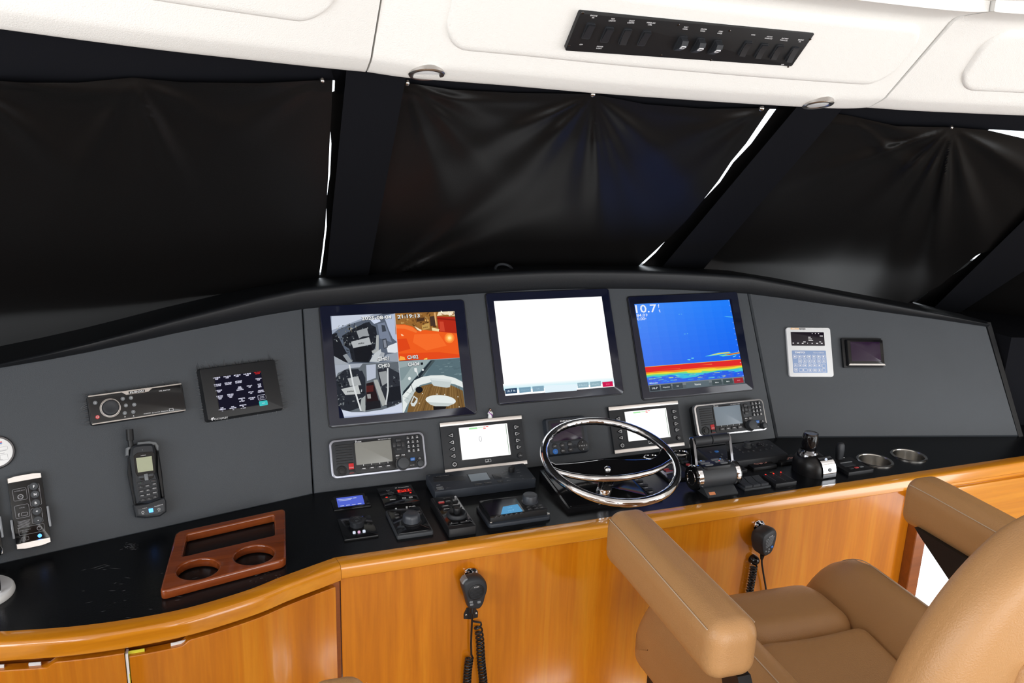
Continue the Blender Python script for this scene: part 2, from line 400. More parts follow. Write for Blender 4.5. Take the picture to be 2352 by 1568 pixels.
# ---- dashboard: three vinyl panels and a lip above them
dash = thing('dashboard', 'charcoal vinyl dashboard of three panels under the windshield', 'dashboard', Matrix.Translation((.9155, 1.93, 0)))
def wpart(name, b, m, parent, **k):
    o = part(name, b, m, None, **k); o.parent = parent; o.matrix_parent_inverse = parent.matrix_world.inverted(); return o
top_c = [(1605.6, 477.5), (1480, 489.5), (1361, 499), (1240, 507), (1123, 512), (1010, 516), (898, 517.5), (790, 516), (677, 512.5), (566, 509.5), (456, 505), (340, 498), (225.3, 491)]
b = K(); b.M = None; b.prism([(215, 0), (1615.6, 0)]+top_c, -30, 0, 2)
b.v = [CEN(0, 0) @ p for p in b.v]; wpart('centre_panel', b, 'vinyl', dash)
sl = lw2(s1); top_l = [(sl[0]-1.5, sl[1]), (-48, 480), (-150, 469.5), (-261, 458), (-355, 446), (-451, 435), (-535, 427.5), (-621, 422), (-800, 408), (-1150, 385)]
b = K(); b.prism([(-1150, 0), (-1.5, 0)]+top_l, -30, 0, 2); b.v = [LW(0, 0) @ p for p in b.v]; lpanel = wpart('side_panel', b, 'vinyl', dash)
sr = rw2(r1); top_r = [(742, 372), (560, 397), (422, 414), (310, 428), (202, 441), (80, 457), (sr[0]+1.5, sr[1])]
b = K(); b.prism([(1.5, 0), (812, 0)]+top_r, -30, 0, 6); b.v = [RW(0, 0) @ p for p in b.v]; wpart('side_panel', b, 'vinyl', dash)
# lip
st = []
for x, y in reversed(top_l): st.append((s0+XL*(x*.001)+YL*(y*.001), NL_H))
for x, y in reversed(top_c): st.append((cenp(x*.001, y*.001), V((0, -1, 0))))
for x, y in reversed(top_r): st.append((r0+XR*(x*.001)+YR*(y*.001), NR_H))
st[len(top_l)-1] = (st[len(top_l)-1][0], (NL_H+V((0, -1, 0))).normalized())
st.pop(len(top_l))
k = len(st)-len(top_r); st[k] = (st[k][0], (NR_H+V((0, -1, 0))).normalized()); st.pop(k-1)
prof = [(-.035, -.014), (.006, -.014), (.012, -.006), (.020, .031), (.019, .038), (.014, .0425), (.006, .044), (-.01, .044), (-.14, .036), (-.14, -.014)]
b = K(1)
def lipk(p):
    if p.x < .22: return max(.16, 1-.72*(.22-p.x)/.60)
    if p.x > 1.61: return max(.2, 1-.74*(p.x-1.61)/.72)
    return 1.
b.loops([[p+h*o+V((0, 0, -.012 + (u+.012)*lipk(p))) for o, u in prof] for i, (p, h) in enumerate(st)])
wpart('lip', b, 'vinyl_lip', dash, label='darker padded lip along the top of the dashboard', ang=50)
# side return right of the dash (dark bulkhead beyond)
b = K(1)
e0 = Rb; e1 = r0+XR*.742+YR*.372
b.loops([[e0, e1, e1+V((.0, .35, 0)), e0+V((0, .35, 0))], [e0+V((.02, 0, -.0)), e1+V((.02, 0, 0)), e1+V((.02, .35, 0)), e0+V((.02, .35, 0))]])
wpart('end_return', b, 'blk', dash)
# wrinkled vinyl around the two units on the left panel
def wrinkles(x0, x1, y0, y1, sides, rnd, amp=1.0):
    b = K()
    for sd, n, lmin, lmax, a in sides:
        for i in range(n):
            t = (i+rnd.uniform(.1, .9))/n; L = rnd.uniform(lmin, lmax); an = radians(a+rnd.uniform(-14, 14)); w = rnd.uniform(.5, 1.0)
            p = {'t': (x0+(x1-x0)*t, y1), 'b': (x0+(x1-x0)*t, y0), 'l': (x0, y0+(y1-y0)*t), 'r': (x1, y0+(y1-y0)*t)}[sd]
            d = V((cos(an), sin(an), 0)); q = V((-d.y, d.x, 0)); m = 5; L0 = []; h = rnd.uniform(.5, 1.1)*amp; bend = rnd.uniform(-.25, .25)
            for j in range(m+1):
                s_ = j/m; c = V((*p, 0))-d*2+d*(L*s_)+q*(bend*L*s_*s_); ww = w*(1-.75*s_)*amp; hh = h*(1-s_)+.02
                L0.append([c-q*ww+V((0, 0, -.15)), c-q*ww*.4+V((0, 0, hh)), c+q*ww*.4+V((0, 0, hh)), c+q*ww+V((0, 0, -.15))])
            b.loops(L0, False, False)
    b.v = [LW(0, 0) @ p for p in b.v]; return b
rnd = random.Random(3)
wpart('vinyl_wrinkle', wrinkles(-228, -38, 220, 349, [('t', 34, 6, 24, 100), ('r', 26, 6, 20, -8), ('l', 18, 5, 12, 172), ('b', 16, 3, 8, -85)], rnd, 2.6), 'vinyl_wrinkle', dash, kind='stuff')
wpart('vinyl_wrinkle', wrinkles(-468, -268, 254, 320, [('t', 26, 4, 13, 95), ('l', 14, 10, 30, 180), ('t', 10, 8, 24, 130)], rnd, 2.6), 'vinyl_wrinkle', dash, kind='stuff')

# ---- worktop with varnished edge
edge_l = [(-1.3, 1.93), (-1.1, 1.80), (-.9, 1.69), (-.72, 1.605), (-.55, 1.548), (-.3891, 1.511), (-.2464, 1.4869), (-.099, 1.4871), (.0278, 1.5178), (.1059, 1.5526)]
EL = [V((p.x, p.y, 0)) for p in bez([(x, y, 0) for x, y in edge_l]+[(.2179, 1.597, 0)], 5)]
EY = 1.597
work = thing('worktop', 'black worktop with varnished wooden edge carrying the helm controls', 'worktop', Matrix.Translation((.9, 1.7, 0)))
CUPS = ((1.787, 1.697), (1.917, 1.699))
b = plate([(p.x, p.y) for p in EL]+[(2.75, EY), (2.75, 1.9), (1.617, 2.02), (.2136, 2.02), (-1.3, 1.97)], [circle(x, y, .046) for x, y in CUPS], -.03, 0, 0)
wpart('work_surface', b, 'black_laminate', work)
eprof = [(-.001, -.03), (-.001, .0016), (.006, .0022), (.028, .0018), (.0325, .0002), (.0355, -.003), (.037, -.008), (.037, -.029), (.035, -.031)]
def sweep(P, H, prof): return [[p+h*o+V((0, 0, u)) for o, u in prof] for p, h in zip(P, H)]
def normals(P):
    out = []
    for i in range(len(P)):
        t = (P[min(i+1, len(P)-1)]-P[max(i-1, 0)]).normalized(); out.append(V((t.y, -t.x, 0)))
    return out
H = normals(EL); mit = V((.37, -.93, 0)).normalized()
H[-1] = V((.17, -1.0, 0))
b = K(1); b.loops(sweep(EL, H, [(o, u*1.12 if u < -.005 else u) for o, u in eprof])); wpart('wood_edge', b, 'wood_x', work)
P = [V((.2187, EY, 0)), V((.6, EY, 0)), V((1.2, EY, 0)), V((1.86, EY, 0)), V((2.75, EY, 0))]
HH = [V((.17, -1, 0))]+[V((0, -1, 0))]*4
b = K(1); b.loops(sweep(P, HH, eprof)); wpart('wood_edge', b, 'wood_x', work)

# ---- cabinets
CY = 1.5685
cab = thing('helm_cabinet', 'tall varnished wooden cabinet front below the steering wheel', 'cabinet', Matrix.Translation((1.0, CY, FLZ)))
b = K(1); b.box(.2245, 1.812, CY, CY+.02, FLZ, -.031, .0008); wpart('front_panel', b, 'wood_v', cab)
b = K(1); b.box(.200, .2235, CY+.006, CY+.03, FLZ, -.031, .0008); wpart('stile', b, 'wood_dark', cab)
b = K(1); b.box(1.812, 1.852, CY-.032, CY+.03, FLZ, -.031, .002); wpart('corner_post', b, 'wood_dark', cab)
b = K(1); b.box(1.836, 1.850, CY+.03, 2.455, FLZ, -.031, .002); wpart('side_panel', b, 'wood_v', cab)  # added panel keeping daylight from the right opening out of the hollow cabinet
b = K(1); b.box(1.790, 1.875, CY-.036, CY+.03, -.058, -.0315, .002); wpart('post_cap', b, 'wood_dark', cab)
b = K(1); b.box(1.856, 2.75, CY+.001, CY+.03, -.125, -.031, .002); b.box(1.858, 2.75, CY-.012, CY+.004, -.062, -.045, .004); wpart('apron', b, 'wood_x', cab)
b = K(1); b.box(2.09, 2.75, CY+.004, CY+.03, -.40, -.12, .002); wpart('apron', b, 'wood_x', cab)
# left curved cabinet
def off(P, H, d): return [p+h*d for p, h in zip(P, H)]
CL = off(EL, H, .026); Hn = normals(EL)
lcab = thing('curved_cabinet', 'curved varnished wooden cabinet with two doors under the left worktop', 'cabinet', Matrix.Translation((-.2, 1.5, FLZ)))
def curved(P, H, z0, z1, th=.02, notch=None, bev=.0015):
    b = K(1); L = []
    for i, (p, h) in enumerate(zip(P, H)):
        zt = z1-(notch(p.x) if notch else 0)
        q = p-h*th; L.append([V((q.x, q.y, z0)), V((p.x, p.y, z0)), V((p.x, p.y, zt-bev)), V((p.x-h.x*bev, p.y-h.y*bev, zt)), V((q.x, q.y, zt))])
    return b.loops(L)
def clip(P, H, x0, x1, n=40):
    o = []; oh = []
    for i in range(n+1):
        x = x0+(x1-x0)*i/n
        for a, c, ha, hc in zip(P[:-1], P[1:], H[:-1], H[1:]):
            if (a.x-x)*(c.x-x) <= 0 and a.x != c.x:
                t = (x-a.x)/(c.x-a.x); o.append(a.lerp(c, t)); oh.append(ha.lerp(hc, t)); break
    return o, oh
BL = off(EL, Hn, -.004)
Pb, Hb = clip(BL, Hn, -1.2, .213); wpart('carcass', curved(Pb, Hb, FLZ, -.035, .015), 'wood_dark', lcab)
DL = off(EL, Hn, .03)
def notch_fn(c, w, d):
    return lambda x: d*max(0, min(1, (w-abs(x-c))/.012))
x_split = ony(290, 1490, 1.46).x
Pd, Hd = clip(DL, Hn, x_split+.0045, .2125, 70); wpart('door', curved(Pd, Hd, FLZ+.06, -.0485, .02, notch_fn(-.137, .062, .009)), 'wood_v', lcab)
Pd, Hd = clip(DL, Hn, -.95, x_split-.0035, 90); wpart('door', curved(Pd, Hd, FLZ+.06, -.0485, .02, notch_fn(-.368, .066, .010)), 'wood_v', lcab)
Pd, Hd = clip(off(EL, Hn, .028), Hn, x_split-.0022, x_split+.0022, 2)
wpart('edge_strip', curved(Pd, Hd, FLZ+.06, -.052, .016), 'white', lcab, label='white plastic strip in the gap between the doors')
Pd, Hd = clip(off(EL, Hn, .0285), Hn, x_split+.0012, x_split+.0023, 2)
wpart('edge_strip', curved(Pd, Hd, FLZ+.06, -.093, .016), 'yellow', lcab, label='yellow strip edge in the gap between the doors')
def folder(x0, x1, m, label, z):
    Pd, Hd = clip(off(EL, Hn, .021), Hn, x0, x1, 6)
    o = solo('card', curved(Pd, Hd, z-.06, z, .003), m, label, 'card', group='cards in the finger slots')
folder(-.190, -.153, 'yellow', 'yellow card showing in the finger slot of the right curved door', -.0525)
folder(-.108, -.080, 'white', 'white card showing in the finger slot beside the yellow card', -.0525)
folder(-.425, -.385, 'offwhite', 'wide white card in the finger slot of the left curved door', -.053)
folder(-.345, -.325, 'offwhite', 'narrow white card in the finger slot of the left curved door', -.053)

# ---- soffit: three upholstered cream sections
PHI = radians(18)
hl = V((sin(PHI), -cos(PHI), 0)); hr = V((-sin(PHI), -cos(PHI), 0))
SY = 1.55
cst = [(845, 165), (935, 178), (1060, 188), (1176, 197), (1360, 213), (1551, 227), (1750, 240), (1926, 249), (1994, 247)]
sc_ = [(ony(x, y, SY), V((0, -1, 0))) for x, y in cst]
pL = sc_[0][0]; pR = sc_[-1][0]
sl_ = [(hit(x, y, pL+V((-.004, 0, 0)), hl), hl) for x, y in ((-500, -2), (-250, 33), (0, 66), (200, 93), (400, 118), (600, 140), (750, 156))]+[(pL+V((-.004, 0, 0)), V((0, -1.05, 0)))]
sr_ = [(pR+V((.004, 0, 0)), V((0, -1.05, 0)))]+[(hit(x, y, pR+V((.004, 0, 0)), hr), hr) for x, y in ((2098, 254), (2230, 260), (2352, 265), (2600, 272), (2900, 278))]
sprof = [(-.16, .06), (-.10, .03), (-.02, .004), (-.006, 0), (0, .0005), (.010, .004), (.038, .0165), (.046, .0215), (.053, .029), (.093, .069), (.153, .129), (.190, .166), (.199, .172), (.212, .176), (.28, .177), (.28, .25), (-.16, .25)]
def soff(stn, name):
    L = [[p+h*o+V((0, 0, u)) for o, u in sprof] for p, h in stn]
    b = K(1); b.loops(L); return wpart(name, b, 'cream', ceil, ang=50)
def smoothst(stn, n=5):
    P = bez([p for p, h in stn], n); Hs = []
    for i in range(len(stn)-1):
        for k in range(n): Hs.append(stn[i][1].lerp(stn[i+1][1], k/n))
    return list(zip(P, Hs+[stn[-1][1]]))
SCN, SLF, SRT = smoothst(sc_), smoothst(sl_), smoothst(sr_)
soff(SLF, 'soffit_section'); soff(SCN, 'soffit_section'); soff(SRT, 'soffit_section')
def ssurf(stn, x, t, n=0.0):
    for (p, h), (q, g) in zip(stn[:-1], stn[1:]):
        if (p.x-x)*(q.x-x) <= 0 and p.x != q.x:
            k = (x-p.x)/(q.x-p.x); P0 = p.lerp(q, k); h0 = h.lerp(g, k); break
    else:
        P0, h0 = (stn[0] if abs(stn[0][0].x-x) < abs(stn[-1][0].x-x) else stn[-1])
    o = .053+t; nn = (h0.normalized()-V((0, 0, 1))).normalized()
    return P0+h0*o+V((0, 0, o-.024))+nn*n
def pad(stn, x0, x1, t0, t1, r, lean=0.):
    b = K(1); nu, nv = 60, 18
    def us(i, n, e): # edge-dense spacing
        return i
    def fn(u, v):
        u_ = .5-.5*cos(pi*u); v_ = .5-.5*cos(pi*v)
        x = x0+(x1-x0)*u_; d = min(u_*(x1-x0), (1-u_)*(x1-x0)); ins = 0.
        if d < r: ins = r-sqrt(max(0, r*r-(r-d)**2))
        ins = min(ins, (t1-t0)/2-.002)
        t = t0+ins+(t1-t0-2*ins)*v_; dd = min(d, (v_)*(t1-t0-2*ins), (1-v_)*(t1-t0-2*ins))
        h = -.003+.010*min(1, sqrt(max(0, dd)/.007))
        return ssurf(stn, x+lean*(t-t0), t, h)
    b.grid(fn, nu, nv); return b
wpart('soffit_pad', pad(SCN, .405, 1.405, .020, .134, .05), 'cream', ceil)
wpart('soffit_pad', pad(SLF, -.60, .175, .030, .136, .05), 'cream', ceil)
wpart('soffit_pad', pad(SRT, 1.585, 2.6, .016, .132, .05), 'cream', ceil)

# ---- windshield: raked planes, mullions, black covers
RK = radians(51)
NWc = V((0, -cos(RK), -sin(RK))); PWc = V((0, 2.3, .5))
def WC(px, py, n=0.): return hit(px, py, PWc+NWc*n, NWc)
A0, A1 = WC(748, 645), WC(795, 168)
B0, B1 = WC(1605, 630), WC(1935, 250)
dl = V((-cos(PHI), -sin(PHI), 0)); dr = V((cos(PHI), -sin(PHI), 0))
NWl = (A1-A0).cross(dl).normalized(); NWl = NWl if NWl.dot(CAM-A0) > 0 else -NWl
NWr = (B1-B0).cross(dr).normalized(); NWr = NWr if NWr.dot(CAM-B0) > 0 else -NWr
def WLf(px, py, n=0.): return hit(px, py, A0+NWl*n, NWl)
def WRt(px, py, n=0.): return hit(px, py, B0+NWr*n, NWr)
C0, C1 = WRt(2228, 703), WRt(2352, 622)
d4 = V((cos(radians(48)), -sin(radians(48)), 0))
NW4 = (C1-C0).cross(d4).normalized(); NW4 = NW4 if NW4.dot(CAM-C0) > 0 else -NW4
def W4(px, py, n=0.): return hit(px, py, C0+NW4*n, NW4)
def ext(p, q, t): return (p[0]+(q[0]-p[0])*t, p[1]+(q[1]-p[1])*t)
def slab(fn, pts, n0, n1):
    b = K(1); b.loops([[fn(x, y, n0) for x, y in pts], [fn(x, y, n1) for x, y in pts]]); return b
def lab(o, l, c): return tag(o, l, c, kind='structure')
mA = ((795, 168), (748, 645), (932, 180), (845, 638))
lab(part('trim_1', slab(WC, [ext(mA[0], mA[1], -.3), ext(mA[0], mA[1], 1.12), ext(mA[2], mA[3], 1.12), ext(mA[2], mA[3], -.3)], -.03, .035), 'mullion'), 'broad black windshield mullion left of the centre cover', 'mullion')
mB = ((1830, 246), (1515, 620), (1935, 250), (1605, 630))
lab(part('trim_2', slab(WC, [ext(mB[0], mB[1], -.3), ext(mB[0], mB[1], 1.12), ext(mB[2], mB[3], 1.12), ext(mB[2], mB[3], -.3)], -.03, .035), 'mullion'), 'broad black windshield mullion right of the centre cover', 'mullion')
mC = ((2352, 505), (2160, 692), (2352, 622), (2228, 703))
lab(part('trim_3', slab(WRt, [ext(mC[0], mC[1], -1.15), ext(mC[0], mC[1], 1.2), ext(mC[2], mC[3], 1.5), ext(mC[2], mC[3], -2.6)], -.03, .035), 'mullion'), 'slanting black windshield mullion above the right dash end', 'mullion')
# header bands under the soffit
lab(part('trim_4', slab(WLf, [(-700, 20), (-700, 235), (0, 212), (300, 214), (756, 216), (759, 184), (772, 184), (773, 216), (800, 216), (806, 60)], -.03, .004), 'mullion'), 'black header band above the left windshield cover', 'window header')
lab(part('trim_5', slab(WC, [(780, 20), (780, 214), (936, 214), (1100, 228), (1362, 246), (1480, 258), (1700, 266), (1757, 250), (1840, 252), (1990, 100)], -.03, .004), 'mullion'), 'black header band above the centre windshield cover', 'window header')
lab(part('trim_6', slab(WRt, [(1900, 60), (1860, 268), (1890, 292), (2060, 306), (2190, 310), (2262, 304), (2272, 297), (2352, 301), (2600, 312), (2900, 330), (2900, 60)], -.03, .004), 'mullion'), 'black header band above the right windshield cover', 'window header')
# glass
for i, (fn, pts) in enumerate(((WLf, [(-700, 150), (-700, 900), (748, 700), (795, 160)]), (WC, [(860, 150), (800, 700), (1560, 700), (1900, 220)]), (WRt, [(1900, 230), (1540, 700), (2200, 730), (2900, 230)]))):
    b = K(1); b.add([fn(x, y, -.028) for x, y in pts], [(0, 1, 2, 3)])
    lab(part('window_%d' % (i+1), b, 'pane'), ('left', 'centre', 'right')[i]+' windshield glass behind its black cover', 'window')

def piecewise(pts, y):
    pts = sorted(pts, key=lambda p: p[1])
    for (x0, y0), (x1, y1) in zip(pts[:-1], pts[1:]):
        if y0 <= y <= y1: return x0+(x1-x0)*(y-y0)/(y1-y0 or 1)
    (x0, y0), (x1, y1) = (pts[0], pts[1]) if y < pts[0][1] else (pts[-2], pts[-1])
    return x0+(x1-x0)*(y-y0)/(y1-y0)
def cover(fn, top, bot, left, right, folds, base=.016, nu=130, nv=90, seed=1):
    """top/bot: pixel polylines giving y over x; left/right: polylines giving x over y; folds: (sx,sy,[(angle,width,amp)],reach)"""
    sw = lambda P: [(y, x) for x, y in P]
    rn = random.Random(seed); ph = [rn.uniform(0, 6.3) for _ in range(8)]
    def f(u, v):
        y = None; x = left[0][0]+(right[0][0]-left[0][0])*u
        for _ in range(6):
            ty = piecewise(sw(top), x); by = piecewise(sw(bot), x); y = ty+(by-ty)*v
            xl = piecewise(left, y); xr = piecewise(right, y); x = xl+(xr-xl)*u
        h = base
        for sx, sy, A, reach in folds:
            dx, dy = x-sx, y-sy; d = hypot(dx, dy); a = math.degrees(atan2(dx, dy))
            for an, wd, am in A:
                e = (a-an)/wd
                if abs(e) < 3: h += 1.7*am*math.exp(-e*e)*min(1, d/110)**1.2*math.exp(-(d/reach)**1.5)
        h += .0022*sin(x*.011+ph[0]+1.3*sin(y*.006+ph[1]))+.0015*sin(y*.016+x*.004+ph[2])
        if v < .1: h += .004*math.exp(-((v-.045)/.025)**2)*(.5+.5*sin(x*.008+ph[3]))   # hem
        return fn(x, y, h)
    b = K(1); b.grid(f, nu, nv); return b
ledge = [(-700, 160), (-699, 900)]
rA = [(765, 170), (764, 186), (763, 208), (762, 240), (760, 280), (757, 330), (754, 400), (751, 452), (747, 520), (740, 580), (731, 648), (722, 705)]
cv = 'black vinyl windshield covers'
solo('window_cover', cover(WLf, [(-700, 196), (-60, 182), (60, 190), (180, 190), (305, 178), (420, 189), (600, 191), (740, 184), (790, 184)], [(-700, 950), (0, 860), (400, 790), (760, 690)], ledge, rA,
     [(305, 176, [(24, 8, .012), (8, 7, .005), (62, 7, .004), (-30, 9, .005), (86, 6, .007)], 330), (742, 184, [(-86, 8, .007), (-60, 10, .005)], 260), (-80, 184, [(86, 5, .012), (50, 8, .01)], 300)], seed=2),
     'cover', 'black vinyl cover over the left windshield pane, one long fold from its snap', 'window cover', group=cv, ang=60)
lC = [(905, 150), (912, 190), (885, 330), (852, 490), (823, 650), (815, 700)]
rB = [(1790, 232), (1766, 252), (1714, 329), (1679, 371), (1650, 415), (1613, 462), (1580, 502), (1548, 535), (1500, 580), (1465, 612), (1420, 655), (1400, 675)]
solo('window_cover', cover(WC, [(840, 187), (932, 190), (1040, 206), (1180, 213), (1362, 216), (1480, 239), (1620, 250), (1752, 248), (1800, 250)], [(800, 690), (1100, 670), (1500, 670)], lC, rB,
     [(1362, 216, [(4, 7, .012), (20, 8, .008), (-42, 9, .011), (-64, 6, .008), (48, 10, .007), (-18, 9, .005)], 330), (934, 190, [(70, 8, .009), (45, 8, .008), (18, 8, .007)], 230), (1752, 249, [(-68, 8, .009), (-45, 8, .007)], 230),
      (860, 650, [(112, 5, .016), (125, 6, .012)], 330)], seed=5),
     'cover', 'black vinyl cover over the centre windshield pane behind the screens', 'window cover', group=cv, ang=60)
lR = [(1900, 225), (1894, 262), (1800, 352), (1670, 500), (1550, 640), (1510, 690)]
rC = [(2600, 250), (2540, 312), (2440, 408), (2352, 500), (2278, 575), (2246, 584), (2212, 611), (2160, 655), (2118, 678), (2100, 690), (2060, 735)]
solo('window_cover', cover(WRt, [(1880, 258), (1945, 264), (2060, 290), (2186, 292), (2270, 299), (2352, 318), (2440, 330), (2540, 318), (2700, 322)], [(1500, 700), (2000, 740), (2200, 740)], lR, rC,
     [(2186, 292, [(-8, 5, .014), (-26, 6, .012), (-44, 7, .014), (-70, 4, .010), (14, 8, .008), (60, 8, .008)], 330), (1950, 268, [(76, 8, .008), (50, 9, .006)], 240)], seed=9),
     'cover', 'black vinyl cover over the right windshield pane above the right dash panel', 'window cover', group=cv, ang=60)
b = slab(W4, [(2140, 800), (2228, 703), (2352, 622), (2700, 395), (2900, 330), (2900, 900)], .0, .012)
solo('window_cover', b, 'cover', 'black vinyl cover over the side pane beyond the slanting mullion', 'window cover', group=cv)
# flaps that leave the slits of daylight
def flap(fn, E, wid, inner, n=.006):
    P = [(x+w, y) for (x, y), w in zip(E, wid)]+inner[::-1]
    return slab(fn, P, n-.004, n)
b = slab(WLf, [(760, 160), (769, 186), (768, 209), (755, 214), (753, 240), (757, 281), (761, 330), (758, 400), (751, 450), (749, 458), (750.5, 520), (743.5, 580), (734, 648), (727, 700), (775, 700), (812, 160)], .0, .004)
solo('window_flap', b, 'cover', 'narrow black flap between the left slit of daylight and the mullion', 'window flap', group='daylight flaps')
b = slab(WC, [(1800, 228), (1780, 254), (1725, 330), (1684, 373), (1654, 418), (1613, 461), (1570, 500), (1545, 533), (1506, 580), (1470, 613), (1425, 665), (1520, 665), (1850, 228)], .0, .004)
solo('window_flap', b, 'cover', 'narrow black flap between the centre slit of daylight and the mullion', 'window flap', group='daylight flaps')
b = slab(WRt, [(2600, 240), (2530, 312), (2430, 408), (2340, 500), (2266, 572), (2250, 584), (2217, 613), (2150, 655), (2122, 679), (2104, 692), (2060, 750), (2180, 750), (2400, 505), (2700, 240)], .0, .004)
solo('window_flap', b, 'cover', 'narrow black flap beside the slanting mullion', 'window flap', group='daylight flaps')
# snaps
def snap(fn, N, px, py, label, r=.006, off_=.026):
    p = fn(px, py, off_); b = K(1); b.lathe([(r*1.1, -.004), (r, 0), (r*.8, .002), (r*.35, .0034), (.0004, .0036)], n=14)
    solo('snap_button', b, 'steel', label, 'snap', frame(p, (1, 0, 0), N), group='snap buttons of the covers')
snap(WC, NWc, 1362, 218, 'steel snap at the top middle of the centre windshield cover')
snap(WC, NWc, 935, 192, 'steel snap at the corner of the centre cover beside its left mullion')
snap(WC, NWc, 1750, 251, 'steel snap at the corner of the centre cover beside the slit of daylight', .007)
snap(WLf, NWl, 741, 186, 'steel snap at the corner of the left windshield cover', .0045)
snap(WRt, NWr, 2186, 293, 'steel snap at the top of the right windshield cover', .004)
# vent ring on the shelf behind the lip
b = K(1); b.torus(.026, .004, 40, 8)
p = cenp(.86, .515); b2 = onz(1172, 617, p.z+.052)
solo('vent_ring', b, 'blk_soft', 'small dark ring standing behind the dashboard lip', 'ring', frame(V((b2.x, p.y+.05, p.z+.040)), (1, 0, 0), (0, -.5, .85)))

# scuffs on the worktop and a worn patch on the right panel
rw_ = random.Random(21); b = K(1)
def scuff(px, py, n, ext_x, ext_y, l0, l1):
    for _ in range(n):
        c = onz(px+rw_.gauss(0, ext_x), py+rw_.gauss(0, ext_y), .0003); a = rw_.uniform(-.7, .7); L = rw_.uniform(l0, l1); d = V((cos(a), sin(a), 0)); q_ = V((-d.y, d.x, 0))*.00022
        b.add([c-d*L, c+q_, c+d*L, c-q_], [(0, 1, 2, 3)])
scuff(300, 1255, 40, 9, 4, .001, .006); scuff(240, 1303, 7, 16, 3, .004, .018); scuff(300, 1360, 24, 110, 30, .002, .008); scuff(600, 1325, 24, 30, 8, .001, .004); scuff(1760, 1115, 16, 30, 8, .004, .014)
wpart('scuff_mark', b, 'print_dim', work, kind='stuff')
# ================================================================== DASH DEVICES
def rgb(*c): return srgb(*c)
def lerp(a, b, t): return a+(b-a)*t
# ---------------------------------------------------------------- stereo
M = LW(-.3685, .2865); q = lambda x, y, n=22: lp(M, '1', x, y, n)
D = thing('marine_stereo', 'black marine stereo with a round dial and silver edge trims on the left panel', 'stereo', M)
b = K(); b.rbox(0, 0, 0, 19, 202, 67, 7, 2); part('body', b, 'blk', D)
b = K(); b.rbox(0, 0, 18, 22, 198, 63, 6, 1); part('face_plate', b, 'blk_gloss', D)
b = K(); b.prism([(-98, 33), (98, 33), (99, 29.6), (34, 29.6), (25, 23), (-22, 23), (-30, 29.6), (-99, 29.6)], 20, 23.2, .5); part('trim_strip', b, 'silver', D, label='silver top trim with a tab for the name')
b = K(); b.prism([(-99, -29.8), (99, -29.8), (98, -33), (-98, -33)], 20, 23.2, .5); part('trim_strip', b, 'silver', D)
b = K(); b.rbox(1, 27, 22, 23.8, 34, 5.6, 1, .3); part('badge', b, 'blk', D)
b = K(); cx, cy = q(827, 512); b.lathe([(21.5, 22), (21.5, 23.6), (21, 24.4), (20.2, 24.4), (19, 23)], cx, cy, 40); part('dial_ring', b, 'alu', D)
b = K(); b.lathe([(17.5, 23), (17.2, 33), (15.5, 35.5), (13, 36), (9, 35), (.01, 34.6)], cx, cy, 40); part('dial', b, 'blk_soft', D)
for i, (x, y) in enumerate(((714, 473), (921, 443), (983, 436), (944, 493), (1007, 487), (936, 550), (1000, 541), (732, 580))):
    b = K(); cx, cy = q(x, y); b.lathe([(4.6, 22), (4.6, 23), (4, 24), (.01, 24.3)], cx, cy, 20); part('button', b, 'redkey' if i == 7 else 'mgrey', D)
bdg = [o for o in bpy.data.objects if o.name.startswith('badge')][-1]
b = K(); b.text('FUSION', 1, 27, 24, 3.8, 28, sh=.2, bold=.02); part('lettering', b, 'print', bdg)
b = K(); x, y = q(1235, 380); b.text('MS-AV750', x, y, 22.2, 2.6, 24); part('lettering', b, 'print', D)
for s_, x, y, w in (('PANDORA', 1105, 552, 15), ('SiriusXM', 1170, 544, 17), ('Bluetooth', 1237, 534, 15)): x, y = q(x, y); b = K(); b.text(s_, x, y, 22.2, 1.9, w); part('lettering', b, 'print', D)
for s_, x, y in (('||', 714, 473), ('>', 921, 443), ('>|', 983, 436), ('|<', 944, 493), ('>|', 1007, 487), ('x', 936, 550), ('*', 1000, 541)): x, y = q(x, y); b = K(); b.text(s_, x, y, 24.4, 3); part('lettering', b, 'print', D)
x, y = q(1285, 524); b = K(); b.frame_(x, y, 22, 22.3, 9, 6, .6, 1); part('lettering', b, 'print', D)
for px in (938, 1002): x, y = q(px, 577 if px < 960 else 571); b = K(); b.flat([(x-1.5, y-1), (x+1.5, y-1), (x, y+1.4)], 22.2); part('lettering', b, 'print', D)
b = K(); x, y = q(732, 580); b.torus(2.2, .4, 16, 5, (x, y, 24.4)); part('lettering', b, 'print', D)
